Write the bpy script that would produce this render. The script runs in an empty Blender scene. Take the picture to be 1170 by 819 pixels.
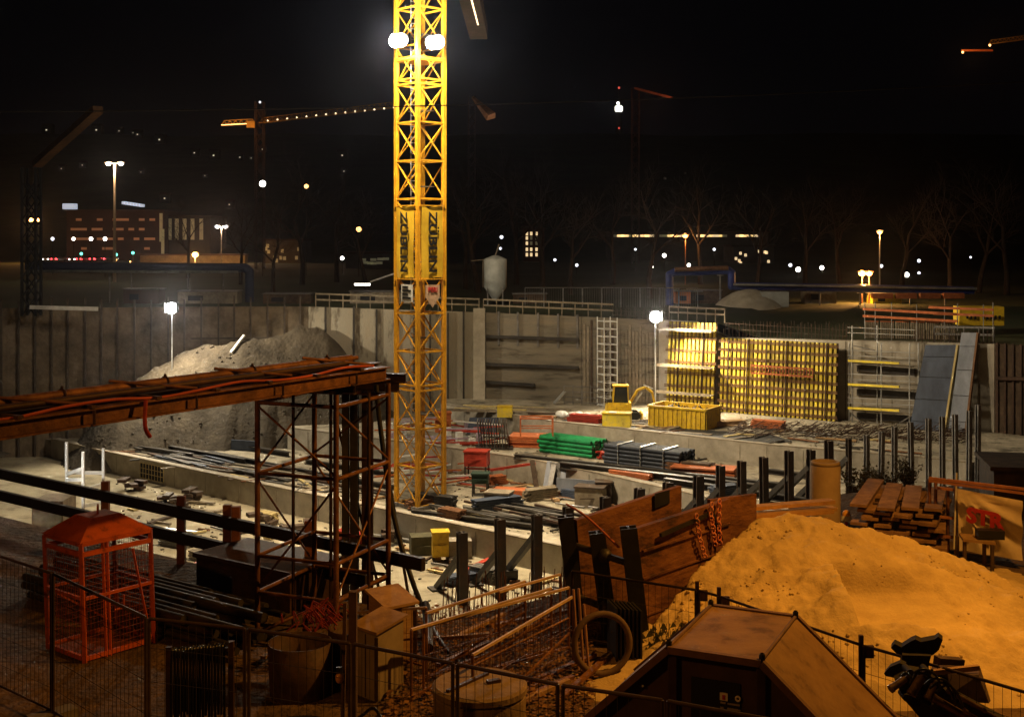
import bpy, math, random
from mathutils import Vector, Matrix, noise
random.seed(7)
SC = bpy.context.scene
COL = SC.collection
F, CX, CY, H = 1400.0, 585.0, 275.0, 6.5
R = math.radians
def V(*a): return Vector(a)
def P(px, py, Y): return Vector(((px-CX)*Y/F, Y, H-(py-CY)*Y/F))
def G(px, py, z):
    Y = F*(H-z)/(py-CY)
    return Vector(((px-CX)*Y/F, Y, z))
def lerp(a, b, t): return a+(b-a)*t

# ---------------------------------------------------------------- camera
cam = bpy.data.objects.new('camera', bpy.data.cameras.new('camera'))
COL.objects.link(cam); SC.camera = cam
cam.location = (0, 0, H); cam.rotation_euler = (R(90), 0, 0)
cam.data.sensor_width = 36; cam.data.lens = 36*F/1170
cam.data.shift_y = -(409.5-CY)/1170
cam.data.clip_start = 0.1; cam.data.clip_end = 5000

# ---------------------------------------------------------------- world
w = bpy.data.worlds.new('World'); SC.world = w; w.use_nodes = True
nt = w.node_tree; bg = nt.nodes['Background']
sky = nt.nodes.new('ShaderNodeTexSky'); sky.sky_type = 'NISHITA'; sky.sun_disc = False
sky.sun_elevation = R(-4); sky.sun_rotation = R(200)
mixw = nt.nodes.new('ShaderNodeMixRGB'); mixw.inputs[0].default_value = 0.12
mixw.inputs[1].default_value = (0.0022, 0.0020, 0.0030, 1)
nt.links.new(sky.outputs[0], mixw.inputs[2])
mixw.inputs[0].default_value = 0.004
nt.links.new(mixw.outputs[0], bg.inputs[0]); bg.inputs[1].default_value = 0.3
SC.view_settings.view_transform = 'Standard'; SC.view_settings.look = 'None'
SC.view_settings.gamma = 1; SC.view_settings.exposure = 0
c = SC.cycles
c.max_bounces = 4; c.diffuse_bounces = 2; c.glossy_bounces = 2; c.transmission_bounces = 3
c.transparent_max_bounces = 8; c.sample_clamp_indirect = 3; c.sample_clamp_direct = 0
c.use_denoising = True; c.caustics_reflective = False; c.caustics_refractive = False
c.volume_bounces = 0

# ---------------------------------------------------------------- materials
MATS = {}
def mat(name, c1, c2=None, scale=3.0, rough=0.8, metal=0.0, bump=0.0, bscale=None, c3=None, stretch=(1,1,1), spec=0.3, lo=.35, hi=.65):
    if name in MATS: return MATS[name]
    m = bpy.data.materials.new(name); m.use_nodes = True
    t = m.node_tree; N = t.nodes; L = t.links; b = N['Principled BSDF']
    b.inputs['Roughness'].default_value = rough; b.inputs['Metallic'].default_value = metal
    b.inputs['Specular IOR Level'].default_value = spec
    if c2 is None: c2 = tuple(x*0.6 for x in c1)
    tc = N.new('ShaderNodeTexCoord'); mp = N.new('ShaderNodeMapping'); mp.inputs['Scale'].default_value = stretch
    geo = N.new('ShaderNodeNewGeometry')
    L.new(geo.outputs['Position'], mp.inputs[0])
    n1 = N.new('ShaderNodeTexNoise'); n1.inputs['Scale'].default_value = scale; n1.inputs['Detail'].default_value = 8; n1.inputs['Roughness'].default_value = .65
    L.new(mp.outputs[0], n1.inputs['Vector'])
    rp = N.new('ShaderNodeValToRGB'); rp.color_ramp.elements[0].position = lo; rp.color_ramp.elements[1].position = hi
    rp.color_ramp.elements[0].color = (*c1, 1); rp.color_ramp.elements[1].color = (*c2, 1)
    if c3:
        e = rp.color_ramp.elements.new((lo+hi)/2+.04); e.color = (*c3, 1)
    L.new(n1.outputs['Fac'], rp.inputs[0])
    n2 = N.new('ShaderNodeTexNoise'); n2.inputs['Scale'].default_value = scale*0.13; n2.inputs['Detail'].default_value = 4
    L.new(geo.outputs['Position'], n2.inputs['Vector'])
    mr = N.new('ShaderNodeMapRange'); mr.inputs[1].default_value = .3; mr.inputs[2].default_value = .7; mr.inputs[3].default_value = .6; mr.inputs[4].default_value = 1.15
    L.new(n2.outputs['Fac'], mr.inputs[0])
    mx = N.new('ShaderNodeVectorMath'); mx.operation = 'SCALE'
    L.new(rp.outputs[0], mx.inputs[0]); L.new(mr.outputs[0], mx.inputs['Scale'])
    L.new(mx.outputs[0], b.inputs['Base Color'])
    if bump:
        n3 = N.new('ShaderNodeTexNoise'); n3.inputs['Scale'].default_value = bscale or scale*2; n3.inputs['Detail'].default_value = 6
        L.new(mp.outputs[0], n3.inputs['Vector'])
        bp = N.new('ShaderNodeBump'); bp.inputs['Strength'].default_value = min(1, bump); bp.inputs['Distance'].default_value = 0.1*bump
        L.new(n3.outputs['Fac'], bp.inputs['Height']); L.new(bp.outputs[0], b.inputs['Normal'])
    MATS[name] = m
    return m
def emis(name, col, s):
    if name in MATS: return MATS[name]
    m = bpy.data.materials.new(name); m.use_nodes = True
    b = m.node_tree.nodes['Principled BSDF']
    b.inputs['Base Color'].default_value = (*col, 1)
    b.inputs['Emission Color'].default_value = (*col, 1); b.inputs['Emission Strength'].default_value = s
    m.cycles.emission_sampling = 'NONE'
    MATS[name] = m
    return m
CONC = mat('concrete', (.40,.36,.29), (.25,.22,.17), 1.3, .85, bump=.15, bscale=14)
CONCL = mat('pale_concrete', (.50,.45,.36), (.35,.31,.245), 1.1, .85, bump=.15, bscale=14)
CONCD = mat('stained_concrete', (.25,.205,.145), (.10,.08,.056), .9, .9, bump=.6, bscale=5, stretch=(.35,.35,2.4), c3=(.20,.175,.13))
CONCS = mat('streaked_concrete', (.31,.26,.19), (.13,.105,.075), .8, .9, bump=.4, bscale=5, stretch=(1.4,1.4,.5), c3=(.30,.27,.21))
SHOT = mat('sprayed_concrete', (.22,.17,.115), (.09,.068,.045), .7, .95, bump=.8, bscale=3)
SOIL = mat('soil', (.10,.085,.062), (.22,.20,.16), 1.2, .95, bump=1, bscale=4)
SLAB = mat('blinding_slab', (.46,.395,.27), (.25,.205,.135), .9, .9, bump=.3, bscale=9, c3=(.38,.33,.225))
PITF = mat('pit_floor_dirt', (.42,.37,.28), (.10,.085,.062), .8, .95, bump=.8, bscale=4, c3=(.28,.245,.18))
EARTH = mat('street_earth', (.16,.10,.055), (.075,.048,.028), 1.6, .95, bump=1, bscale=7)
SAND = mat('sand', (.60,.46,.22), (.47,.35,.16), 2.2, .95, bump=.4, bscale=22)
TONG = mat('pale_spoil', (.27,.23,.16), (.14,.115,.08), 1.5, .95, bump=.8, bscale=5)
HEAP = mat('earth_heap', (.085,.067,.045), (.040,.031,.021), .8, .95, bump=1, bscale=3.5)
GRASS = mat('dark_grass', (.035,.05,.018), (.06,.06,.03), .3, .95)
ASPH = mat('asphalt', (.05,.05,.05), (.035,.035,.035), 2, .8)
YEL = mat('crane_yellow', (.78,.38,.015), (.56,.26,.012), 3, .45, spec=.5)
YELF = mat('formwork_yellow', (.82,.64,.03), (.42,.31,.05), 3.5, .55, c3=(.70,.55,.10), lo=.38, hi=.68)
YELC = mat('container_yellow', (.75,.50,.02), (.38,.22,.03), 4, .55, lo=.42, hi=.68, c3=(.62,.40,.03))
BROWNW = mat('formwork_waling', (.24,.12,.05), (.12,.06,.03), 5, .8)
RUST = mat('rusty_steel', (.27,.125,.055), (.12,.055,.028), 6, .6, .35, bump=.3, bscale=25)
RUSTD = mat('dark_rusty_steel', (.085,.045,.028), (.04,.024,.016), 6, .6, .3, bump=.2, bscale=25)
RPLATE = mat('rusty_plate', (.20,.088,.036), (.055,.025,.014), 2.6, .75, .1, bump=.5, bscale=10, c3=(.13,.052,.022), stretch=(.6,.6,1.3), lo=.40, hi=.62)
STEEL = mat('dark_steel', (.045,.042,.04), (.075,.065,.055), 5, .55, .5)
BLACK = mat('black_rubber', (.012,.012,.012), (.02,.02,.02), 5, .5)
GALV = mat('galvanised_steel', (.55,.55,.54), (.40,.40,.38), 8, .4, .6)
GALVD = mat('dull_galvanised', (.24,.23,.22), (.15,.14,.13), 8, .5, .5)
WOOD = mat('formwork_timber', (.42,.27,.13), (.25,.15,.07), 4, .8, stretch=(1,1,4), bump=.2)
WOODG = mat('weathered_timber', (.30,.25,.18), (.18,.145,.10), 4, .85, bump=.2)
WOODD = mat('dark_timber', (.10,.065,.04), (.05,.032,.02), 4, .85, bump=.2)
WOODY = mat('yellow_timber', (.62,.50,.22), (.48,.36,.15), 4, .8)
PANELO = mat('orange_panels', (.52,.15,.045), (.33,.09,.03), 3, .75)
CAGEO = mat('cage_orange', (.56,.105,.016), (.24,.05,.014), 5, .6, lo=.42, hi=.66, c3=(.46,.085,.014))
REDP = mat('red_paint', (.50,.055,.03), (.33,.035,.02), 4, .5)
GREEN = mat('green_pipe', (.02,.30,.10), (.012,.20,.07), 5, .4)
BLUEB = mat('blue_black_pipe', (.025,.032,.048), (.015,.018,.028), 5, .65)
BLUEP = mat('blue_panel', (.065,.085,.13), (.035,.045,.075), 1.4, .6, stretch=(1,1,.4))
BLUEL = mat('grey_blue_panel', (.26,.28,.33), (.15,.165,.20), 1.4, .6, stretch=(1,1,.4))
BLUEG = mat('gantry_blue', (.03,.05,.26), (.02,.035,.17), 3, .45)
WHITE = mat('white_paint', (.75,.75,.73), (.60,.60,.57), 4, .6)
SILO = mat('silo_paint', (.50,.52,.50), (.36,.38,.36), 1.5, .6)
CLOTH = mat('banner_cloth', (.72,.62,.48), (.58,.50,.38), 3, .9)
SKIPP = mat('skip_purple_brown', (.075,.045,.05), (.045,.028,.03), 3, .6, bump=.1)
SKIPR = mat('skip_roof', (.30,.18,.075), (.12,.065,.032), 2.4, .5, bump=.35, bscale=5, lo=.38, hi=.66, c3=(.24,.14,.06))
BARK = mat('bark', (.06,.038,.025), (.035,.023,.016), 6, .95)
LEAF = mat('shrub_leaf', (.09,.11,.035), (.16,.12,.05), 4, .9)
RUBB = mat('leaf_litter', (.30,.16,.07), (.10,.05,.025), 8, .95)
HWALL = mat('house_render', (.11,.095,.08), (.08,.07,.06), .5, .9)
HROOF = mat('roof_tile', (.08,.045,.035), (.05,.03,.025), .5, .9)
BRICK = mat('red_brown_facade', (.10,.05,.036), (.07,.036,.026), .4, .9)
PIPEC = mat('clay_concrete_pipe', (.72,.54,.32), (.60,.43,.25), 2, .8, bump=.05)
CARP = mat('car_paint', (.10,.10,.11), (.08,.08,.09), 1, .3)
TXT = mat('black_lettering', (.01,.01,.012), (.012,.012,.012), 3, .6)
TXTR = mat('red_lettering', (.45,.03,.025), (.35,.025,.02), 3, .7)
TXTW = mat('white_lettering', (.75,.72,.70), (.65,.6,.6), 3, .7)
E_W = emis('flood_glare', (1,.97,.92), 220)
E_W2 = emis('white_bulb', (1,.93,.82), 9)
E_W3 = emis('dim_white_bulb', (.9,.92,1), 2.2)
E_O = emis('sodium_bulb', (1,.42,.08), 30)
E_O2 = emis('dim_sodium_bulb', (1,.48,.14), 5)
E_WIN = emis('lit_window', (1,.72,.38), .9)
E_WINW = emis('lit_skylight', (.75,.85,1), .5)
E_R = emis('red_light', (1,.05,.06), 7)
E_G = emis('green_light', (.15,1,.75), 3)
E_JIB = emis('jib_glow', (1,.75,.45), 2.5)

# ---------------------------------------------------------------- mesh builder
class MB:
    def __init__(s): s.v = []; s.f = []; s.sm = []
    def add(s, vs, fs, smooth=False):
        n = len(s.v); s.v += [Vector(v) for v in vs]; s.f += [tuple(i+n for i in f) for f in fs]; s.sm += [smooth]*len(fs); return s
    def hexa(s, q):
        return s.add(q, [(3,2,1,0),(4,5,6,7),(0,1,5,4),(1,2,6,5),(2,3,7,6),(3,0,4,7)])
    def box(s, c, d, rz=0, rx=0):
        x,y,z = d[0]/2,d[1]/2,d[2]/2; m = Matrix.Rotation(rz,3,'Z') @ Matrix.Rotation(rx,3,'X')
        return s.hexa([Vector(c)+m@Vector(p) for p in ((-x,-y,-z),(x,-y,-z),(x,y,-z),(-x,y,-z),(-x,-y,z),(x,-y,z),(x,y,z),(-x,y,z))])
    def beam(s, a, b, wd, ht, up=None):
        a, b = Vector(a), Vector(b); d = (b-a).normalized()
        up = Vector(up) if up else (Vector((0,0,1)) if abs(d.z) < .95 else Vector((0,1,0)))
        x = d.cross(up).normalized(); y = x.cross(d).normalized(); x = x*wd/2; y = y*ht/2
        return s.hexa([a-x-y, a+x-y, a+x+y, a-x+y, b-x-y, b+x-y, b+x+y, b-x+y])
    def ibeam(s, a, b, wd, ht, t=.018, up=None):
        a, b = Vector(a), Vector(b); d = (b-a).normalized()
        up = Vector(up) if up else (Vector((0,0,1)) if abs(d.z) < .95 else Vector((0,1,0)))
        x = d.cross(up).normalized(); y = x.cross(d).normalized(); o = y*(ht/2-t/2)
        s.beam(a+o,b+o,wd,t,y); s.beam(a-o,b-o,wd,t,y); s.beam(a,b,t,ht-2*t-.001,y); return s
    def tube(s, a, b, r, n=8, r2=None, cap=True, smooth=True):
        a, b = Vector(a), Vector(b); d = (b-a)
        if d.length < 1e-6: return s
        d.normalize(); r2 = r if r2 is None else r2
        x = d.orthogonal().normalized(); y = d.cross(x)
        vs = [a+(x*math.cos(2*math.pi*i/n)+y*math.sin(2*math.pi*i/n))*r for i in range(n)]
        vs += [b+(x*math.cos(2*math.pi*i/n)+y*math.sin(2*math.pi*i/n))*r2 for i in range(n)]
        s.add(vs, [(i,(i+1)%n,n+(i+1)%n,n+i) for i in range(n)], smooth and n > 5)
        if cap: s.add(vs, [tuple(range(n-1,-1,-1)), tuple(range(n,2*n))])
        return s
    def poly(s, pts, r, n=6):
        for a, b in zip(pts[:-1], pts[1:]): s.tube(a, b, r, n)
        return s
    def hose(s, pts, r, n=7, sub=6):
        pts = [Vector(p) for p in pts]; out = []
        for i in range(len(pts)-1):
            p0 = pts[max(0,i-1)]; p1 = pts[i]; p2 = pts[i+1]; p3 = pts[min(len(pts)-1,i+2)]
            for k in range(sub):
                t = k/sub
                out.append(.5*((2*p1)+(p2-p0)*t+(2*p0-5*p1+4*p2-p3)*t*t+(3*p1-p0-3*p2+p3)*t**3))
        out.append(pts[-1]); return s.poly(out, r, n)
    def prism(s, pts, z0, z1):
        n = len(pts); vs = [(p[0],p[1],z0) for p in pts]+[(p[0],p[1],z1) for p in pts]
        ar = sum(pts[i][0]*pts[(i+1)%n][1]-pts[(i+1)%n][0]*pts[i][1] for i in range(n))
        fs = [(i,(i+1)%n,n+(i+1)%n,n+i) for i in range(n)]+[tuple(range(n-1,-1,-1)), tuple(range(n,2*n))]
        if ar < 0: fs = [tuple(reversed(f)) for f in fs]
        return s.add(vs, fs)
    def lathe(s, prof, c, n=24, smooth=True):
        c = Vector(c); vs = []
        for r, z in prof:
            for i in range(n): a = 2*math.pi*i/n; vs.append(c+Vector((r*math.cos(a), r*math.sin(a), z)))
        fs = []
        for k in range(len(prof)-1):
            for i in range(n): j = (i+1)%n; fs.append((k*n+i,k*n+j,(k+1)*n+j,(k+1)*n+i))
        return s.add(vs, fs, smooth)
    def torus(s, c, axis, R1, r, n=28, k=10, sx=1.0):
        c = Vector(c); ax = Vector(axis).normalized(); x = ax.orthogonal().normalized(); y = ax.cross(x); vs = []
        for i in range(n):
            a = 2*math.pi*i/n; d = x*math.cos(a)*sx+y*math.sin(a)
            for j in range(k):
                b = 2*math.pi*j/k; vs.append(c+d*(R1+r*math.cos(b))+ax*r*math.sin(b))
        return s.add(vs, [(i*k+j,((i+1)%n)*k+j,((i+1)%n)*k+(j+1)%k,i*k+(j+1)%k) for i in range(n) for j in range(k)], True)
    def sphere(s, c, r, n=10, m=6, sz=1.0):
        return s.lathe([(r*math.sin(math.pi*k/m)+1e-4, -r*sz*math.cos(math.pi*k/m)) for k in range(m+1)], c, n)
    def mesh(s, name, m, off=Vector((0,0,0))):
        me = bpy.data.meshes.new(name); me.from_pydata([v-off for v in s.v], [], s.f)
        me.polygons.foreach_set('use_smooth', s.sm); me.materials.append(m); me.update(); return me
    def part(s, name, m, parent, label=None):
        off = Vector((0,0,0)); q = parent
        while q: off += q.location; q = q.parent
        o = bpy.data.objects.new(name, s.mesh(name, m, off)); COL.objects.link(o); o.parent = parent
        if label: o['label'] = label
        return o
    def thing(s, name, m, label, cat, group=None, kind=None):
        xs = [v.x for v in s.v]; ys = [v.y for v in s.v]; zs = [v.z for v in s.v]
        off = Vector(((min(xs)+max(xs))/2,(min(ys)+max(ys))/2,min(zs)))
        o = bpy.data.objects.new(name, s.mesh(name, m, off)); COL.objects.link(o); o.location = off
        tag(o, label, cat, group, kind); return o
def tag(o, label=None, cat=None, group=None, kind=None):
    if label: o['label'] = label
    if cat: o['category'] = cat
    if group: o['group'] = group
    if kind: o['kind'] = kind
    return o
def E(name, loc, label, cat, group=None):
    o = bpy.data.objects.new(name, None); COL.objects.link(o); o.location = loc; o.empty_display_size = .3
    return tag(o, label, cat, group)
def structure(s, name, m, label, cat='ground', kind='structure'):
    o = bpy.data.objects.new(name, s.mesh(name, m)); COL.objects.link(o); return tag(o, label, cat, None, kind)
KIDS = {}
def copy_tree(o, loc, rz=0, label=None, parent=None, scale=None):
    c = o.copy(); COL.objects.link(c)
    if parent is None:
        c.location = loc; c.rotation_euler = (0,0,rz)
        if label: c['label'] = label
        if scale: c.scale = scale
    else: c.parent = parent
    for ch in [x for x in COL.objects if x.parent == o]: copy_tree(ch, None, 0, None, c)
    return c
def text_mesh(body, size, m, name, parent, loc, xdir, ydir, ext=.006, sx=1.0, bold=.0, ax='CENTER'):
    cu = bpy.data.curves.new(name, 'FONT'); cu.body = body; cu.size = size; cu.extrude = ext; cu.offset = bold
    cu.align_x = ax; cu.align_y = 'CENTER'; cu.resolution_u = 3
    ob = bpy.data.objects.new('tmp', cu); COL.objects.link(ob)
    dg = bpy.context.evaluated_depsgraph_get(); me = bpy.data.meshes.new_from_object(ob.evaluated_get(dg))
    COL.objects.unlink(ob); bpy.data.objects.remove(ob)
    x = Vector(xdir).normalized(); y = Vector(ydir).normalized(); z = x.cross(y)
    off = Vector(loc); q = parent
    while q: off -= q.location; q = q.parent
    for v in me.vertices: v.co = x*v.co.x*sx+y*v.co.y+z*v.co.z+off
    me.materials.clear(); me.materials.append(m); me.name = name
    o = bpy.data.objects.new(name, me); COL.objects.link(o); o.parent = parent; return o
def light(name, loc, col, power, size=.3, kind='POINT', target=None, angle=120, blend=.6, parent=None):
    ld = bpy.data.lights.new(name, kind); ld.color = col; ld.energy = power; ld.shadow_soft_size = size
    if kind == 'SPOT': ld.spot_size = R(angle); ld.spot_blend = blend
    o = bpy.data.objects.new(name, ld); COL.objects.link(o); o.location = loc
    if target is not None: o.rotation_euler = (Vector(target)-Vector(loc)).to_track_quat('-Z','Y').to_euler()
    return o
def fbm(p, s=1.0, o=4):
    return noise.fractal(Vector(p)*s, .6, 2.1, o)
def heightfield(x0,x1,y0,y1,nx,ny,fn,cut=None):
    m = MB(); vs = []; keep = []
    for j in range(ny+1):
        for i in range(nx+1):
            x = x0+(x1-x0)*i/nx; y = y0+(y1-y0)*j/ny; vs.append(Vector((x,y,fn(x,y))))
    fs = []
    for j in range(ny):
        for i in range(nx):
            a = j*(nx+1)+i; q = (a,a+1,a+nx+2,a+nx+1)
            if cut and all(vs[k].z < cut for k in q): continue
            fs.append(q)
    used = sorted({k for q in fs for k in q}); mp = {k:i for i,k in enumerate(used)}
    m.add([vs[k] for k in used], [tuple(mp[k] for k in q) for q in fs], True); return m
# ================================================================ TERRAIN
EDGE = [(-70,74),(-30,42.2),(-10.3,27.6),(-1.2,20.9),(.6,22.3),(2,24),(5,28),(8.5,31.5),(16,34),(26,43),(40,58),(90,90)]
BOT = [(-70,75,-9.5),(-30,44,-9.5),(-10.3,29.5,-9.5),(-2,36,-9.5),(-1.5,46,-9.5),(1,52,-9.5),(6,57,-9.5),(14,57,-9.5),(20,60,-9.3),(27,65,-8.8),(48,80,-6),(110,110,-2)]
near = MB()
pts = [(-70,-30,0),(90,-30,0)]+[(x,y,0) for x,y in reversed(EDGE)]
near.add(pts, [tuple(range(len(pts)))])
structure(near, 'street_ground', EARTH, 'dirt ground at street level in front of the pit')
def bedge(px, z): p = G(px[0], px[1], z); return (p.x, p.y)
sl = MB(); rows = []
for k in range(9):
    t = k/8; row = []
    for i in range(len(EDGE)-1):
        for q in range(6):
            u = q/6
            e = Vector((*EDGE[i],0)).lerp(Vector((*EDGE[i+1],0)), u); b = Vector(BOT[i]).lerp(Vector(BOT[i+1]), u)
            p = e.lerp(b, t)
            if 0 < k < 8: p += Vector((0,0,.45*fbm(p,.35)))
            row.append(p)
    rows.append(row)
n = len(rows[0])
sl.add([p for r in rows for p in r], [(j*n+i,j*n+i+1,(j+1)*n+i+1,(j+1)*n+i) for j in range(8) for i in range(n-1)], True)
structure(sl, 'pit_slope', EARTH, 'earth slope from the street down into the pit')
fl = MB(); fl.add([(-90,22,-9.5),(100,22,-9.5),(100,125,-9.5),(-90,125,-9.5)], [(0,1,2,3)])
structure(fl, 'pit_floor', SLAB, 'lowest floor of the pit')
L1 = [bedge(p,-8.2) for p in ((-260,437),(60,503),(120,517),(295,554),(445,585),(660,630),(800,659))]
L2 = [bedge(p,-6.8) for p in ((330,490),(480,509),(557,519),(605,526),(700,546),(790,566),(880,588))]
L3 = [bedge(p,-5.6) for p in ((505,463),(560,472),(631,483),(760,497),(877,510),(1050,524),(1110,531))]
structure(MB().prism(L1+[(60,70),(60,123),(-88,123)], -9.7, -8.2), 'lower_terrace', PITF, 'dirt terrace behind the first footing wall')
structure(MB().prism(L2+[(60,72),(60,121),(L2[0][0]-3,121)], -8.4, -6.8), 'middle_terrace', PITF, 'dirt terrace behind the second footing wall')
structure(MB().prism(L3+[(60,78),(60,119),(L3[0][0]-2,119)], -7.0, -5.6), 'upper_terrace', PITF, 'dirt terrace below the far wall')
# far wall line
WN = [(-120,90,1.5),(20,90.6,1.5),(340,94,1.46),(550,94,.99),(760,90.6,.61),(826,88.0,.57),(829,87.9,-.46),(1135,77.4,-.02),(1260,73,-.1)]
WP = [Vector(((p-CX)*y/F, y, z)) for p,y,z in WN]
def wall(px, off=0, z=None):
    k = (px-CX)/F
    for i in range(len(WN)-1):
        if px <= WN[i+1][0] or i == len(WN)-2:
            a, b = WP[i], WP[i+1]; t = (k*a.y-a.x)/((b.x-a.x)-k*(b.y-a.y)); p = a.lerp(b, t)
            nr = Vector((b.y-a.y, -(b.x-a.x), 0)).normalized()   # towards the camera
            if nr.y > 0: nr = -nr
            p = p+nr*off
            if z is not None: p.z = z
            return p
def wz(px, py, off=0):
    p = wall(px, off); return H-(py-CY)*p.y/F
def hill(y, x=0):
    return min(105, 1.0+max(0, .14*(y-345))) + (0 if y < 360 else 3*fbm((x*.004, y*.004, 0)))
fg = MB(); vs = []; xs = [-1]
ncol = 29; rws = []
base = [wall(-120+(1380*i/(ncol-1)), -.6) for i in range(ncol)]
for p in base: p.z -= .05
rws.append(base)
for yy in (100,130,180,262,345,420,520,650,800,1000,1300,2600):
    rws.append([Vector(((-120+1380*i/(ncol-1)-CX)/F*yy*1.0, yy, 1.2 if yy <= 130 else (1.0 if yy <= 345 else hill(yy,i*60)))) for i in range(ncol)])
for r in rws:   # widen
    r.insert(0, r[0]+Vector((-max(60, r[0].y*.5),0,0))); r.append(r[-1]+Vector((max(60, r[-1].y*.5),0,0)))
m_ = ncol+2
fg.add([p for r in rws for p in r], [(j*m_+i,j*m_+i+1,(j+1)*m_+i+1,(j+1)*m_+i) for j in range(len(rws)-1) for i in range(m_-1)], True)
structure(fg, 'far_ground', GRASS, 'park ground and hillside beyond the pit')
rd = MB(); rd.add([(-200,308,1.02),(-60,308,1.02),(-60,334,1.02),(-200,334,1.02)],[(0,1,2,3)])
structure(rd, 'road', ASPH, 'city road with evening traffic beyond the park')

# earth heap spilling from the street into the far left of the pit
HN = [wall(368,-.2,.5), P(322,380,92.9), P(280,390,91.9), P(215,398,91.2), P(158,430,89.5), V(-29.5,87,-8.2)]
def heap(x, y):
    best = -20; p = Vector((x,y))
    for a, b in zip(HN[:-1], HN[1:]):
        d = Vector((b.x-a.x,b.y-a.y)); t = max(0,min(1,(p-Vector((a.x,a.y))).dot(d)/d.length_squared)); q = Vector((a.x,a.y))+d*t
        s = (p-q).length; best = max(best, lerp(a.z,b.z,t)-(1.25 if x > q.x else 1.15)*s)
    hh = best+.30*fbm((x,y,0),.3)+.07*fbm((x,y,3),1.6)+.16*abs(noise.noise(V(x*1.3+y*.5,y*.25,1)))
    return max(-9.6, min(hh, 1.45))
hp = heightfield(-42, -6, 62, 93.4, 110, 96, heap, -9.3)
structure(hp, 'earth_heap', HEAP, 'grey earth tipped over the far left wall into the pit', 'earth')
cb = MB()
for k in range(900):
    x = random.uniform(-36,-10); y = random.uniform(82,92); z = heap(x,y)
    if z < -8.1 or random.random() > abs(noise.noise(V(x*.5,y*.5,2)))*3: continue
    cb.sphere(V(x,y,z+.02), random.uniform(.03,.13), 6, 4, .7)
cb.sm = [False]*len(cb.f)
structure(cb, 'heap_stones', HEAP, 'stones and clods scattered on the earth heap', 'stones', 'stuff')
hp2 = heightfield(-56,-34,55,90,50,60,lambda x,y: -8.7+2.6*math.exp(-((x+44)/7)**2-((y-76)/9)**2)+.35*fbm((x,y,1),.5), -8.3)
structure(hp2, 'rubble_bank', HEAP, 'rubble bank at the foot of the far left wall', 'earth')

# ================================================================ WALLS
def wall_strip(mb, p0, p1, zb, th=.6, back=0.0, ztop=None, n=6):
    for i in range(n):
        a = lerp(p0,p1,i/n); b = lerp(p0,p1,(i+1)/n); pa, pb = wall(a,-back), wall(b,-back); qa, qb = wall(a,-back-th), wall(b,-back-th)
        za = pa.z if ztop is None else ztop; zc = pb.z if ztop is None else ztop
        mb.hexa([Vector((pa.x,pa.y,zb)),Vector((pb.x,pb.y,zb)),Vector((qb.x,qb.y,zb)),Vector((qa.x,qa.y,zb)),
                 Vector((pa.x,pa.y,za)),Vector((pb.x,pb.y,zc)),Vector((qb.x,qb.y,zc)),Vector((qa.x,qa.y,za))])
def vbeam(mb, px, z0, z1, w, d, off):
    p = wall(px, off); q = wall(px+2, off); r = math.atan2(q.y-p.y, q.x-p.x)
    mb.box((p.x,p.y,(z0+z1)/2), (w,d,z1-z0), r)
def hbeam(mb, p0, p1, y0, y1, w, h, off, n=1):
    a = wall(p0, off); b = wall(p1, off); a.z = wz(p0,y0,off); b.z = wz(p1,y1,off); mb.beam(a, b, w, h)
def wall_thing(name, label, p0, p1, m, beams, bm, bw=.18, top=0.0, rails=None, cop=True, ext=.75):
    t = E(name, wall(p0, 0, -9.5), label, 'retaining wall', 'sections of the retaining wall round the pit')
    b = MB(); wall_strip(b, p0, p1, -9.6, n=max(2,int((p1-p0)/40))); b.part('lagging', m, t)
    for px in beams:
        q = MB(); vbeam(q, px+random.uniform(-.8,.8), -9.5, wall(px).z+ext+random.uniform(-.25,.15), bw, .16, .075); q.part('soldier_beam', bm, t)
    if cop:
        q = MB(); a = wall(p0,.09); e = wall(p1,.09); a.z -= 2.35; e.z -= 2.35; q.beam(a,e,.14,.12); q.part('waling', bm, t)
    if rails:
        for (x0,x1,y0,y1) in rails:
            q = MB(); hbeam(q, x0, x1, y0, y1, .22, .22, .28); q.part('waling', STEEL, t)
    return t
wall_thing('retaining_wall', 'brown concrete-lagged wall with close steel posts behind the left floodlight', -120, 352, SHOT, [x for x in range(-112,350,19)], mat('pile_brown',(.10,.08,.06),(.06,.045,.035)), .12)
wall_thing('retaining_wall', 'grey sprayed concrete wall section behind the tower crane mast', 352.4, 546, CONCS, [x for x in (372,404,431,452,474,492,512,530)], STEEL, .14, cop=False, ext=.1)
t = wall_thing('retaining_wall', 'dark stained wall section crossed by heavy horizontal walings, right of the crane', 549, 664, CONCD, [], STEEL, .2, rails=[(549,662,384,388),(549,662,416,420),(549,612,436,440)], cop=False, ext=.15)
for px in (570,592,615,638,660):
    q = MB(); vbeam(q, px, wall(px).z-2.4, wall(px).z+.15, .15, .14, .075); q.part('soldier_beam', GALVD, t)
t = E('retaining_wall', wall(664.4,0,-9.5), 'wall section of vertical planks behind the aluminium stair tower', 'retaining wall', 'sections of the retaining wall round the pit')
b = MB(); wall_strip(b, 664.4, 752, -9.6, n=4); b.part('lagging', CONCD, t)
for i,px in enumerate(range(668,752,4)):
    q = MB(); vbeam(q, px, -5.7, wall(px).z-(.2+.9*random.random()), .16, .07, .05+.03*(i%2)); q.part('plank', [WOODG,WOODD,CONCD][random.randrange(3)], t)
t = E('concrete_wall', wall(753,0,-9.5), 'tall fresh concrete wall behind the yellow formwork', 'concrete wall')
b = MB(); wall_strip(b, 752.4, 1136, -9.6, .8, n=10); b.part('wall_body', CONCL, t)
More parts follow.
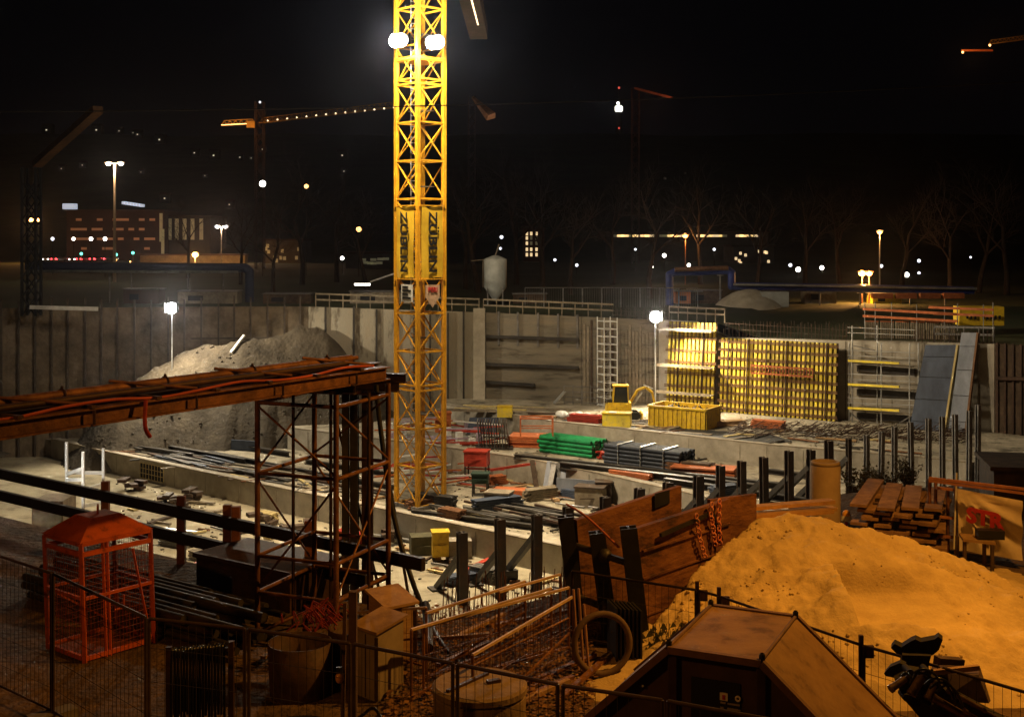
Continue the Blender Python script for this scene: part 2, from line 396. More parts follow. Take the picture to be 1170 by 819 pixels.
for px in (768,827,966,1056,1090,1117):
    q = MB(); vbeam(q, px, -5.6, wall(px).z-.05, .05, .03, .016); q.part('joint', CONCD, t)
b = MB(); wall_strip(b, 1136.5, 1255, -9.6, n=3); t = E('retaining_wall', wall(1137,0,-9.5), 'dark plank wall at the right end of the pit', 'retaining wall', 'sections of the retaining wall round the pit')
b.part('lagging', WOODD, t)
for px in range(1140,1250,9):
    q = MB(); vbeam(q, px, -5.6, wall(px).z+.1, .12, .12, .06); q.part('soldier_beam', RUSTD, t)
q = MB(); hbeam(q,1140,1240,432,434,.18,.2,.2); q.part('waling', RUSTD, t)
# pier
b = MB(); p = wall(547.8, .35); b.box((p.x,p.y,(-9.5+p.z+.35)/2),(.9,.6,p.z+.35+9.5)); b.thing('concrete_pier', CONCL, 'pale concrete pier projecting from the far wall right of the crane', 'pier')

# low footing walls
def footing(L, z, h, label, th=.55, gaps=()):
    b = MB()
    for i in range(len(L)-1):
        a = Vector((*L[i],0)); c = Vector((*L[i+1],0)); d = (c-a).normalized(); nn = Vector((d.y,-d.x,0))
        if nn.y > 0: nn = -nn
        f = nn*.12; k = -nn*th
        b.hexa([a+f+V(0,0,z-h),c+f+V(0,0,z-h),c+k+V(0,0,z-h),a+k+V(0,0,z-h),a+f+V(0,0,z+.12),c+f+V(0,0,z+.12),c+k+V(0,0,z+.12),a+k+V(0,0,z+.12)])
    t = E('footing_wall', (*L[0], z-h), label, 'footing wall', 'long low concrete footing walls in the pit')
    b.part('wall_body', CONC if z > -8 else CONCL, t)
    q = MB()
    for i in range(len(L)-1):
        a = Vector((*L[i],z+.125)); c = Vector((*L[i+1],z+.125)); d = (c-a).normalized(); nn = Vector((d.y,-d.x,0))
        if nn.y > 0: nn = -nn
        q.beam(a+nn*.05, c+nn*.05, .16, .05)
    q.part('edge_strip', WOODG, t)
    Lr = []
    for i in range(len(L)-1):
        a = Vector((*L[i],0)); c = Vector((*L[i+1],0)); d = c-a; nn = Vector((d.y,-d.x,0)).normalized()
        if nn.y > 0: nn = -nn
        k = max(1,int(d.length/3.4))
        for j in range(k):
            p = a.lerp(c,(j+.5)/k)+nn*.125; q = MB(); q.box((p.x,p.y,z-h/2+.03),(.035,.02,h-.1),math.atan2(d.y,d.x)); q.part('joint', CONCD, t)
    return t
f1 = footing(L1[1:], -8.2, 1.3, 'nearest long footing wall, pale, with a barred opening at its left')
footing(L2, -6.8, 1.4, 'middle footing wall below the green pipe bundle')
footing(L3, -5.6, 1.2, 'farthest footing wall below the yellow skip and dark sheeting')
# barred grate in first wall
a, c = G(168,530,-8.3), G(196,536,-8.3)
pa = Vector((*L1[2],0)).lerp(Vector((*L1[3],0)), .27); pb = Vector((*L1[2],0)).lerp(Vector((*L1[3],0)), .43)
d = (pb-pa).normalized(); nn = Vector((d.y,-d.x,0)); nn = nn if nn.y < 0 else -nn
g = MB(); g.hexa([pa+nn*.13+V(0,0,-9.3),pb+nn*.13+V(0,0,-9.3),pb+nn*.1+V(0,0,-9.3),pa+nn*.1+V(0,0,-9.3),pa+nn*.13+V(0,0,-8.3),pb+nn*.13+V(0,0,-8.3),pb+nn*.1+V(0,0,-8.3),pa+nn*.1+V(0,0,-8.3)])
g.part('opening', TXT, f1)  # solid black slab put in for the dark of the opening
g = MB()
for i in range(9):
    q = pa.lerp(pb,i/8)+nn*.16; g.tube(q+V(0,0,-9.3), q+V(0,0,-8.3), .025, 5)
for zz in (-9.3,-8.97,-8.64,-8.3): g.tube(pa+nn*.16+V(0,0,zz), pb+nn*.16+V(0,0,zz), .025, 5)
g.part('bars', WOODY, f1)

# railings on top of the far wall
def railing(p0, p1, step, label, m=GALVD, h=1.0, off=-.35, rails=(1.0,.55), zoff=0):
    t = E('safety_railing', wall(p0,off), label, 'railing', 'railings along the top of the far wall')
    px = p0
    while px <= p1+.1:
        a = wall(px,off); q = MB(); q.box((a.x,a.y,a.z+h/2+zoff),(.07,.07,h)); q.part('post', m, t); px += step
    for r in rails:
        a, c = wall(p0,off), wall(p1,off); q = MB(); q.beam(a+V(0,0,r+zoff), c+V(0,0,r+zoff), .05, .13); q.part('rail', m, t)
railing(360, 548, 15.6, 'railing of pale boards on the wall behind the crane mast', WOODG)
railing(551, 700, 15, 'railing above the dark wall with the horizontal walings', WOODG)
railing(762, 826, 10.6, 'railing above the smaller yellow formwork', WOODG, rails=(1.0,.6))
railing(1066, 1135, 17, 'thin railing above the blue panels at the right end', GALVD)
# construction fence panels on street behind centre
for i in range(9):
    px0 = 600+i*22; t = None
    a = P(px0, 350, 99); a.z = 1.1; d = V(1.5,0,0)
    b = MB(); b.tube(a, a+V(0,0,1.6), .035, 5); b.tube(a+d, a+d+V(0,0,1.6), .035, 5); b.tube(a+V(0,0,1.6), a+d+V(0,0,1.6), .035, 5)
    for k in range(1,8): b.tube(a+d*(k/8), a+d*(k/8)+V(0,0,1.6), .008, 3)
    b.thing('mesh_fence', GALVD, 'mesh fence panel standing in the park behind the far wall', 'fence', 'mesh fence panels behind the far wall')

# ================================================================ FORMWORKS
def formwork(p0, p1, y0, y1, n, label, lean=.5, off=.5, wal=(.06,.2,.36,.5,.64,.8,.94), plat=()):
    a, c = wall(p0,off+.35), wall(p1,off+.35); za = H-(y1-CY)*a.y/F; zt = H-(y0-CY)*a.y/F; za = max(za,-5.58)
    d = (c-a); d.z = 0; L = d.length; d.normalize(); nn = Vector((d.y,-d.x,0)); nn = nn if nn.y < 0 else -nn
    o = Vector((a.x,a.y,za)); hh = zt-za
    t = E('wall_formwork', o, label, 'formwork')
    def pt(u, v, w): return o+d*u+V(0,0,v*hh)+nn*(lean*(1-v)+w)
    b = MB(); b.hexa([pt(0,0,-.12),pt(L,0,-.12),pt(L,0,-.16),pt(0,0,-.16),pt(0,1,-.12),pt(L,1,-.12),pt(L,1,-.16),pt(0,1,-.16)]); b.part('plywood', WOODD, t)
    for i in range(n):
        u = (i+.5)*L/n; q = MB(); q.beam(pt(u,0,-.02), pt(u,1,-.02), .2*L/n/.37, .16, up=nn); q.part('girder', YELF, t)
    for v in wal:
        q = MB(); q.beam(pt(-.1,v,.1), pt(L+.1,v,.1), .08, .07); q.beam(pt(-.1,v,.1)+V(0,0,.12), pt(L+.1,v,.1)+V(0,0,.12), .08, .05)
        q.part('waling', BROWNW, t)
    k = max(2, int(L/1.3))
    for i in range(k):
        u = (i+.5)*L/k; q = MB(); q.beam(pt(u,.02,.2), pt(u,1.0,.16), .07, .07, up=nn); q.part('strongback', RUSTD, t)
    for v in plat:
        q = MB(); q.beam(pt(-.3,v,.65), pt(L+.1,v,.65), .9, .06); q.beam(pt(-.3,v,1.08)+V(0,0,.1), pt(L+.1,v,1.08)+V(0,0,.1), .03, .16); q.part('platform', WOODG, t)
    return t, pt, L
formwork(770, 825, 367, 458, 12, 'narrower yellow girder formwork with three plank platforms, left of the large one', .5, .5, plat=(.13,.46,.9))
ft, fp, fL = formwork(829, 963, 386, 489, 27, 'largest yellow girder formwork panel with rust-brown walings and an orange walkway', .35, .6, wal=(.04,.14,.25,.36,.47,.60,.72,.84,.95))
q = MB()
for v in (.56,.66): q.beam(fp(fL*.3,v,.42), fp(fL*.82,v,.42), .05, .12)
for i in range(22):
    u = fL*(.3+.52*i/21); q.beam(fp(u,.55,.42), fp(u,.68,.42), .05, .05)
q.part('walkway', PANELO, ft)
# starter rebar
def rebar_row(p0, p1, hgt, n, label, off=-.15, two=True):
    b = MB()
    for i in range(n):
        px = lerp(p0,p1,i/(n-1))
        a = wall(px, off-(i%2)*.35); hh = hgt*(.75+.35*random.random())
        b.tube(a-V(0,0,.2), a+V(random.uniform(-.05,.05),0,hh), .018, 4, smooth=False)
    for r in (.25,.6): 
        a, c = wall(p0,off), wall(p1,off); b.tube(a+V(0,0,r*hgt), c+V(0,0,r*hgt), .014, 4)
    b.thing('starter_rebar', RUSTD, label, 'rebar', 'rows of rebar standing on the far wall')
rebar_row(700, 764, .9, 26, 'row of rebar on the wall beside the central floodlight')
rebar_row(828, 968, 1.15, 72, 'long row of rebar standing above the large yellow formwork')
rebar_row(1040, 1134, .8, 44, 'row of rebar above the blue panels')
# platform scaffold on concrete wall (right)
t = E('platform_scaffold', wall(975,1.2,-5.6), 'scaffold with three yellow-edged platforms on the concrete wall between formwork and blue panels', 'scaffold')
for px in (972,979,1004,1012,1044,1051):
    q = MB(); a = wall(px,.9 if px in(979,1012,1044) else .3); zt = wz(px,372 if px in (979,1004) else 392,.9); q.tube((a.x,a.y,-5.6),(a.x,a.y,zt),.04,6); q.part('standard', GALV, t)
for k,yy in enumerate((387,413,440,467)):
    if k:
        q = MB(); hbeam(q,975,1033,yy-1,yy+2,.16,.14,1.0); q.part('edge_beam', YELF, t)
        q = MB(); a = wall(978,.6); c = wall(1046,.6); a.z = wz(978,yy+1,.6); c.z = wz(1046,yy+6,.6); q.beam(a,c,.6,.05); q.part('platform', WOODG, t)
        q = MB(); a = wall(980,.15); c = wall(1046,.15); a.z = wz(980,yy+8,.15); c.z = wz(1046,yy+12,.15); q.beam(a,c,.1,.42); q.part('shutter_board', STEEL, t)
    for dy in (-13,-7):
        q = MB(); hbeam(q,974,1050,yy+dy,yy+dy+3,.04,.05,.95); q.part('guard_rail', GALV, t)
q = MB(); hbeam(q,978,1000,472,490,.06,.06,1.0); hbeam(q,1022,1048,490,474,.06,.06,1.0); hbeam(q,981,1005,395,400,.06,.06,1.0); q.part('brace', GALVD, t)
# leaning panels
def lean_panel(t0, t1, ytop, b0, b1, ybot, off, m, label, edge):
    a, c = wall(t0,off), wall(t1,off); e, f = wall(b0,off+1.2), wall(b1,off+1.2)
    a.z, c.z = wz(t0,ytop,off), wz(t1,ytop,off); e.z = f.z = max(-5.6, wz(b0,ybot,off+1.2))
    nn = ((c-a).cross(e-a)).normalized(); nn = nn if nn.y > 0 else -nn; k = nn*.22
    t = E('leaning_shuttering', (e+f)/2, label, 'shuttering')
    MB().hexa([e,f,f+k,e+k,a,c,c+k,a+k]).part('face_sheet', m, t)
    q = MB(); q.beam(f+k*.5+(f-e).normalized()*.07, c+k*.5+(c-a).normalized()*.07, .12, .3, up=nn); q.part('edge_beam', edge, t)
    for v in (.1,.36,.62,.86):
        q = MB(); q.beam(e.lerp(a,v)-nn*.012, f.lerp(c,v)-nn*.012, .02, .03); q.part('seam', TXT, t)
lean_panel(1060,1095,394,1048,1086,506,.5,BLUEP,'dark blue shuttering panel leaning on the right end of the concrete wall',WOODY)
lean_panel(1101,1118,380,1092,1110,492,.5,BLUEL,'narrow light grey-blue shuttering panel rising above the wall at the right',BROWNW)

# bundles with orange tops above the wall
for i in range(6):
    px = 981+i*17.5; a = wall(px,-1.5); b = MB(); zb = a.z+.1
    t = E('board_bundle', (a.x,a.y,zb), 'bundle of upright pale boards with orange painted tops on the wall beside the yellow container', 'board bundle', 'upright board bundles on the right wall')
    for k in range(7):
        q = a+V(.12*k,-.05*k,0); q.z = zb+.55; b.box(q,(.07,.09,1.1))
    b.part('boards', WOODG, t); q = a+V(.36,-.15,0); q.z = zb+1.14; MB().box(q,(.88,.14,.07),-.4).part('painted_top', PANELO, t)
t = E('guard_railing', wall(980,-1), 'orange-lit double guardrail above the upright board bundles', 'railing')
for (x0,x1,y0,y1) in ((979,1088,353,359),(979,1088,361,367),(1055,1130,351,354),(1060,1130,358,361)):
    q = MB(); hbeam(q,x0,x1,y0,y1,.05,.16,-1.2); q.part('rail', PANELO, t)
for px in (981,993,1012,1041,1073,1088,1118,1129):
    q = MB(); a = wall(px,-1.25); q.tube((a.x,a.y,a.z),(a.x,a.y,wz(px,345+random.random()*6,-1.25)),.035,5); q.part('post', GALVD, t)
# yellow container on the street right
a = wall(1074,-4.2); zc = 1.2; t = E('site_container', (a.x,a.y,.9), 'yellow site container with black lettering behind the orange guardrail', 'container')
b = MB(); w0 = 3.0; b.box((a.x+1.4,a.y,1.45),(2.9,1.6,1.25),-.1); b.part('body', YELC, t)
for k in range(9):
    if k in (3,): continue
    q = MB(); q.box((a.x+.35+.26*k,a.y-.82-.026*k+.0,1.38),(.14,.03,.26 if k%3 else .2),-.1); q.part('lettering', TXT, t)
for k in range(4):
    b = MB(); a = P(1008+k*27,338,97); b.box((a.x,a.y,a.z),(1.6,.5,.42)); b.thing('orange_barrier', PANELO, 'orange-lit barrier board standing on the street behind the yellow container', 'barrier', 'barrier boards on the far street')
# aluminium stair tower
GALV0 = GALV; GALV = mat('bright_aluminium', (.85,.85,.83), (.7,.7,.68), 5, .5, 0)
t = E('stair_tower', wall(686,1.6,-5.6), 'tall white aluminium stair tower against the far wall left of the floodlight', 'stair tower')
PX = (687,697,711,701); OF = (1.7,2.6,2.4,1.5); zt = wz(700,362,1.7)
cs = [wall(x,o) for x,o in zip(PX,OF)]
for q_ in cs:
    q = MB(); q.tube((q_.x,q_.y,-5.6),(q_.x,q_.y,zt),.04,6); q.part('standard', GALV, t)
nl = 11
for k in range(nl+1):
    z = -5.5+(zt-.3+5.5)*k/nl; q = MB()
    for i in range(4):
        a_, c_ = cs[i].copy(), cs[(i+1)%4].copy(); a_.z = c_.z = z; q.tube(a_,c_,.03,5)
    a_, c_ = cs[0].copy(), cs[1].copy(); a_.z = c_.z = z
    q.hexa([V(cs[0].x,cs[0].y,z-.03),V(cs[1].x,cs[1].y,z-.03),V(cs[1].x,cs[1].y,z-.03).lerp(V(cs[2].x,cs[2].y,z-.03),.3),V(cs[0].x,cs[0].y,z-.03).lerp(V(cs[3].x,cs[3].y,z-.03),.3),
            V(cs[0].x,cs[0].y,z),V(cs[1].x,cs[1].y,z),V(cs[1].x,cs[1].y,z).lerp(V(cs[2].x,cs[2].y,z),.3),V(cs[0].x,cs[0].y,z).lerp(V(cs[3].x,cs[3].y,z),.3)])
    q.part('platform', GALV, t)
    if k < nl:
        z2 = -5.5+(zt-.3+5.5)*(k+1)/nl; q = MB()
        u, v_ = (cs[1],cs[2]) if k%2 else (cs[2],cs[1]); q.beam(V(u.x,u.y,z).lerp(V(cs[0].x,cs[0].y,z),.3), V(v_.x,v_.y,z2).lerp(V(cs[0].x,cs[0].y,z2),.3), .3, .03); q.part('stair_flight', GALVD, t)
GALV = GALV0
# low grey access stair left of it
t = E('low_scaffold', wall(642,1.5,-5.6), 'low grey scaffold walkway at the foot of the wall left of the stair tower', 'scaffold')
for px in (650,660,670,680,690):
    q = MB(); a = wall(px,1.8); q.tube((a.x,a.y,-5.6),(a.x,a.y,wz(px,440,1.8)),.03,5); q.part('standard', GALVD, t)
for yy in (441,447,453,459):
    q = MB(); hbeam(q,650,696,yy,yy+2,.04,.05,1.8); q.part('rail', GALVD, t)
q = MB(); a = wall(640,2.2,-5.5); c_ = wall(651,1.8); c_.z = wz(651,447,1.8); q.beam(a,c_,.6,.06); q.part('ladder', GALV, t)

# ================================================================ POST ROW
pa = V(-2.12,54,-6.2); pb = V(25.08,66,-2.46)
def rowp(px):
    k = (px-CX)/F; t = (k*pa.y-pa.x)/((pb.x-pa.x)-k*(pb.y-pa.y)); return pa.lerp(pb,t)
rd_ = (pb-pa); rd_.z = 0; rd_.normalize(); rn = V(-rd_.y, rd_.x, 0)
pxs = [529,573,613,650,692,729,763,797,823,848,874,902,925,948,970,990,1006,1022,1042,1061,1077,1092,1107,1117]
ang = math.atan2(rd_.y, rd_.x)
proto = None
for i,px in enumerate(pxs):
    p = rowp(px); base_ = V(p.x,p.y,p.z-3.6)
    t = E('soldier_pile', base_, 'tall dark steel pile of the row crossing the right half of the pit', 'steel pile', 'row of steel piles across the pit')
    q = MB(); q.ibeam(base_-V(0,0,1.5), p+V(random.uniform(-.08,.08),random.uniform(-.08,.08),random.uniform(-.14,.12)), .42 if i < 8 else (.33 if i < 14 else .22), .36 if i < 14 else .24, .05, up=rn); q.part('beam', mat('weathered_pile',(.05,.045,.04),(.10,.06,.035),2.2,.7,.3,bump=.2) if i < 15 else GALVD, t)
    if i < 15 and i != 3 and True:
        a = p-V(0,0,1.0+.25*(i%2)); f = a+rn*2.6-V(0,0,2.2)-rd_*.25; q = MB(); q.beam(a,f,.26,.26); q.part('raking_strut', STEEL, t)
        q = MB(); q.box(f-V(0,0,.25),(.7,.7,.5),ang); q.part('foot_block', STEEL, t)
# ================================================================ TOWER CRANE
cx_, cy_ = (480-CX)*68/F, 68.0
t = E('tower_crane', (cx_,cy_,-8.2), 'yellow lattice tower crane mast with two floodlights and yellow banners rising from the pit', 'tower crane')
S = 1.86/2; RZ = R(43.5)
def cl(x, y, z): return V(cx_+x*math.cos(RZ)-y*math.sin(RZ), cy_+x*math.sin(RZ)+y*math.cos(RZ), z)
CN = [(-S,-S),(S,-S),(S,S),(-S,S)]
for x,y in CN:
    q = MB(); q.beam(cl(x,y,-8.2), cl(x,y,30), .21, .21, up=(math.cos(RZ),math.sin(RZ),0)); q.part('mast_leg', YEL, t)
ph = 2.1; nz = int(38/ph)
for k in range(nz):
    z = -8.0+k*ph; q = MB()
    for i in range(4):
        a, b = CN[i], CN[(i+1)%4]
        q.beam(cl(*a,z), cl(*b,z), .09, .09)
        if k%4 == 3: q.beam(cl(*a,z+.28), cl(*b,z+.28), .08, .08)
        if i == 0 and 3.9 < z < 9.0: continue
        u, v_ = (a,b) if (k+i)%2 else (b,a)
        q.beam(cl(*u,z+.05), cl(*v_,z+ph-.05), .06, .06); q.beam(cl(*v_,z+.05), cl(*u,z+ph-.05), .05, .05)
    q.part('mast_bracing', YEL, t)
q = MB()
for sx in (-.22,.22): q.beam(cl(-.35+sx,.1,-8), cl(-.35+sx,.1,29), .05, .05)
zz = -7.9
while zz < 29: q.beam(cl(-.57,.1,zz), cl(-.13,.1,zz), .035, .035); zz += .3
q.part('ladder', GALV, t)
for k in range(6):
    z = -4+k*4.2+.9; q = MB(); q.box(cl(.25,.2,z),(.8,1.3,.04),RZ); q.part('rest_platform', GALVD, t)
q = MB()
for x,y in CN: q.box(cl(x,y,-8.1),(.5,.5,.25),RZ)
for i in range(4):
    q.beam(cl(*CN[i],-8.1), cl(*CN[(i+1)%4],-8.1), .2, .2)
q.part('base_frame', GALVD, t)
q = MB(); q.poly([cl(-.95,-.95,z)+V(.04*math.sin(z*3),-.03,0) for z in [-8+i*.8 for i in range(46)]], .02, 4); q.part('cable', BLACK, t)
# banners: face 0 (CN0->CN1) and face 3 (CN3->CN0)
for (a,b) in ((CN[0],CN[1]),(CN[3],CN[0])):
    za, zb = H-(318-CY)*66.8/F, H-(236-CY)*66.8/F
    A = cl(*a,0); B = cl(*b,0); d = (B-A).normalized(); nn = V(d.y,-d.x,0); nn = nn if nn.y < 0 else -nn
    A_ = A+d*.17+nn*.12; B_ = B-d*.17+nn*.12; N_ = 14; vs = []
    for j in range(N_+1):
        for i in range(7):
            p = A_.lerp(B_, i/6); v = j/N_; p = p+nn*(.03*math.sin(v*7+i*.9)-.02*math.cos(i*1.3+v*3)); p.z = lerp(za,zb,v)-.04*math.sin(i); vs.append(p)
    vs2 = vs+[v+nn*-.02 for v in vs]; k7 = len(vs)
    fs = [(j*7+i,j*7+i+1,(j+1)*7+i+1,(j+1)*7+i) for j in range(N_) for i in range(6)]
    q = MB(); q.add(vs2, fs+[tuple(x+k7 for x in reversed(f)) for f in fs], True); bn = q.part('banner', mat('banner_yellow',(.72,.47,.03),(.60,.36,.02),1.5,.6), t)
    mid = (A_+B_)/2+nn*.10; mid.z = (za+zb)/2
    text_mesh('ZÜBLIN', .80, TXT, 'lettering', bn, mid+d*-.05, (0,0,-1), d, .01, 1.22, .016)
    q = MB(); q.beam(A+nn*.15+V(0,0,zb+.06), B+nn*.15+V(0,0,zb+.06), .05, .05); q.beam(A+nn*.15+V(0,0,za-.06), B+nn*.15+V(0,0,za-.06), .05, .05); q.part('banner_rail', YEL, t)
# small signs
A = cl(*CN[3],0); B = cl(*CN[0],0); d = (B-A).normalized(); nn = V(d.y,-d.x,0); nn = nn if nn.y < 0 else -nn
m_ = A.lerp(B,.6)+nn*.13; m_.z = H-(335-CY)*67/F
q = MB(); q.beam(m_-d*.5, m_+d*.5, .03, .95); sg = q.part('sign', WHITE, t)
for k in range(4):
    q = MB(); q.beam(m_-d*.4+nn*.03+V(0,0,.33-.2*k), m_+d*(.1+.25*(k%2))+nn*.03+V(0,0,.33-.2*k), .01, .1); q.part('lettering', TXT, sg)
A = cl(*CN[0],0); B = cl(*CN[1],0); d = (B-A).normalized(); nn = V(d.y,-d.x,0); nn = nn if nn.y < 0 else -nn
m_ = A.lerp(B,.5)+nn*.13; m_.z = H-(334-CY)*67/F
q = MB(); q.add([m_+d*x+V(0,0,z)+nn*o for o in (0,.03) for x,z in ((-.5,.4),(.5,.4),(.5,-.25),(0,-.85),(-.5,-.25))],[(4,3,2,1,0),(5,6,7,8,9)]+[(i,(i+1)%5,5+(i+1)%5,5+i) for i in range(5)])
sg = q.part('sign', mat('sign_pale_orange',(.62,.42,.28)), t); text_mesh('PERI', .36, TXTR, 'lettering', sg, m_+nn*.05+V(0,0,.12), d, (0,0,1), .01, 1.0, .012)
# floodlights on the mast
q = MB(); zf = H-(68-CY)*67/F; q.box(cl(0,0,zf),(1.9,1.9,.08),RZ)
for i in range(4):
    q.beam(cl(CN[i][0]*1.05,CN[i][1]*1.05,zf+.1), cl(CN[(i+1)%4][0]*1.05,CN[(i+1)%4][1]*1.05,zf+.1), .12, .16)
q.part('lamp_platform', YEL, t)
def flood(tm, pos, aim, sc=1.0, n=1, parentpart='floodlight'):
    pos = Vector(pos); a = (Vector(aim)-pos).normalized(); x = a.cross(V(0,0,1)).normalized(); y = x.cross(a)
    q = MB(); w_, h_ = .34*sc, .27*sc
    q.tube(pos-a*.5*sc, pos-a*.05, .22*sc, 14, .43*sc)
    fo = q.part(parentpart, BLACK, tm)
    g = MB(); g.sphere(pos+a*.05, .35*sc, 18, 10)  # oversized ball, the lamp's glare blob put into its shape
    g.part('glass', E_W, fo)
    return pos+a*.5*sc
LWARM = (1,.77,.46)
fa = P(455,47,66.3); fb = P(497,49,66.0)
crane_l = []
for (f_, dx) in ((fa,-1),(fb,1)):
    for k,(ox,oz,tx,ty) in enumerate(((-.13,0,-25,30),(.14,.04,8,35))):
        p = flood(t, f_+V(ox,0,oz), (dx*8+tx*.4, ty, -9), 1.0)
        crane_l.append(p)
light('crane_glow_left', fa+V(-.3,-1.5,.05), (1,.90,.78), 3300, .2)  # extra point lights, added for the halo round the crane floodlights
light('crane_glow_right', fb+V(.3,-1.5,.05), (1,.90,.78), 3300, .2)
light('crane_floodlight_left', fa+V(-.5,-1.5,0), LWARM, 34000, .25, 'SPOT', (-14,55,-9), 122, 1)
light('crane_floodlight_right', fb+V(.5,-1.5,0), LWARM, 34000, .25, 'SPOT', (12,60,-8), 122, 1)
light('far_wall_fill', V(cx_+.2,cy_+2.0,fa.z), LWARM, 11000, .25, 'SPOT', (4,92,-5), 160, .5)  # spot without a lamp head, added behind the mast to light the far wall

# ================================================================ FLOODLIGHT MASTS
def floodmast(px, py, Y, zb, aims, label, sc=1.0, hh=None):
    p = P(px,py,Y); t = E('floodlight_mast', (p.x,p.y,zb), label, 'floodlight')
    q = MB(); q.tube((p.x,p.y+.1,zb),(p.x,p.y+.1,p.z+.2),.05,6); q.part('pole', GALV, t)
    q = MB(); q.beam(p+V(-.55*sc,.12,-.1), p+V(.55*sc,.12,-.1), .07, .07); q.part('crossbar', GALV, t)
    q = MB(); q.box(p+V(0,-.1,.5*sc),(1.0*sc,.8*sc,.05)); q.box(p+V(-.5*sc,-.05,.05),(.05,.6*sc,.85*sc)); q.box(p+V(.5*sc,-.05,.05),(.05,.6*sc,.85*sc)); q.part('lamp_hood', BLACK, t)
    for k,a in enumerate(aims[:1]): flood(t, p, a, sc*1.25)
    return p
p = floodmast(196,352,90,-9.5, [(-10,20,0),(-34,40,-8)], 'floodlight on the left far wall lighting the earth heap', .9)
light('left_wall_floodlight', p+V(.2,-1.0,.0), (1,.86,.62), 10000, .2, 'SPOT', p+V(10,-14,-9), 175, .3)
p = floodmast(749,362,88,-5.6, [(8,30,0),(20,40,-6)], 'floodlight on the far wall beside the stair tower', .9)
light('centre_wall_floodlight', p+V(.1,-1.2,.0), (1,.82,.55), 8500, .2, 'SPOT', p+V(7,-15,-10), 175, .3)
# floodlight low on the left, just outside the picture
p = floodmast(-150,470,34,-9.5, [(-8,40,-6),(-10,60,-9)], 'floodlight standing in the pit at the left edge', .9)
light('left_pit_floodlight', p+V(.6,.3,0), (1,.93,.8), 4200, .2, 'SPOT', P(97,535,43.5), 26, .9)

# ================================================================ PIT LEFT: white scaffold, material
t = E('white_scaffold', G(100,590,-9.5), 'brightly lit white tubular scaffold beside the left end of the near footing wall', 'scaffold')
Yw = 43; px_ = [(76,505),(95,517),(118,512)]
cs = [P(76,505,43.6), P(95,516,42), P(118,512,44.5)]
for c0 in cs:
    q = MB(); q.tube((c0.x,c0.y,-9.5), c0, .06, 6); q.part('standard', WHITE, t)
for z0,z1,i,j in ((540,540,0,2),(542,535,0,1),(562,562,0,2),(560,553,1,2),(578,574,1,2),(548,548,0,1)):
    a, b = cs[i].copy(), cs[j].copy(); a.z = H-(z0-CY)*a.y/F; b.z = H-(z1-CY)*b.y/F; q = MB(); q.beam(a,b,.07,.12); q.part('ledger', WHITE, t)
# site shed behind the guard on left
a = P(62,575,40); b = MB(); b.box((a.x,a.y,a.z-1.0),(1.0,1.2,2.4)); b.thing('material_crate', WOODG, 'pale plank crate standing at the far left behind the black guard beams', 'crate')

# ---- clutter helpers
def behind(L, p):
    if p.x < L[0][0]: return False
    for a, b in zip(L[:-1], L[1:]):
        if a[0] <= p.x <= b[0]: return p.y > lerp(a[1], b[1], (p.x-a[0])/(b[0]-a[0]))+.7
    return False
def hit(px, py):
    for z, L in ((-5.6,L3),(-6.8,L2),(-8.2,L1)):
        p = G(px,py,z)
        if behind(L, p):
            w_ = wall(px); return p if p.y < w_.y-.6 else None
    p = G(px,py,-9.5); b_ = L1
    return p if not behind(L1, p+V(0,1.6,0)) else None
def on(px, py, z): return G(px,py,z)
def plank(px, py, z, L, a, m, label, group, cat='plank', w=.22, h=.06, dz=0):
    p = G(px,py,z); b = MB(); b.box((p.x,p.y,z+h/2+dz),(L,w,h),a)
    n = {'plank':'timber_plank','beam':'steel_beam','pipe':'steel_pipe'}[cat]
    return b.thing(n, m, label, cat, group)
def stack(px, py, z, w, d, n, th, rz, m, name, label, cat, group=None, jit=.05, band=None):
    p = G(px,py,z); t = E(name, p, label, cat, group)
    for i in range(n):
        b = MB(); b.box((p.x+random.uniform(-jit,jit),p.y+random.uniform(-jit,jit),z+th*(i+.5)),(w,d,th*.8),rz+random.uniform(-jit,jit)*.5); b.part('panel', m, t)
    return t
def bundle(px0,py0,px1,py1,z, r, nx, ny, m, name, label, cat, straps=0, sm=GALV):
    a, b = G(px0,py0,z), G(px1,py1,z); d = (b-a).normalized(); nn = V(-d.y,d.x,0)
    t = E(name, a, label, cat)
    for j in range(ny):
        for i in range(nx):
            o = nn*(i*2.05*r)+V(0,0,r+j*1.95*r); q = MB(); q.tube(a+o+d*random.uniform(-.1,.1), b+o+d*random.uniform(-.1,.1), r, 10); q.part('pipe', m, t)
    for k in range(straps):
        c_ = a.lerp(b,(k+.7)/(straps+.4)); q = MB(); u0 = c_-nn*r*1.15; u1 = c_+nn*(nx*2.05*r-r*.8); h0 = ny*2*r+.04
        q.beam(u0, u0+V(0,0,h0), .12, .03, up=d); q.beam(u0+V(0,0,h0), u1+V(0,0,h0), .12, .03); q.beam(u1, u1+V(0,0,h0), .12, .03, up=d); q.part('strap', sm, t)
    return t
z1, z2, z3 = -8.2, -6.8, -5.6
bundle(616,516,677,524,z2,.135,6,4,GREEN,'green_pipe_bundle','bundle of bright green pipes on the middle terrace','pipe bundle')
bundle(690,529,778,540,z2,.12,7,5,BLUEB,'black_pipe_bundle','long bundle of blue-black pipes tied with pale straps right of the green pipes','pipe bundle',3)
stack(805,543,z2,3.6,1.6,5,.11,-.35,PANELO,'panel_stack','orange panel stack at the right end of the black pipe bundle','panel stack',None,.06)
stack(608,509,z2,3.0,1.8,5,.14,-.2,PANELO,'panel_stack','loose orange panel stack left of the green pipes','panel stack',None,.12)
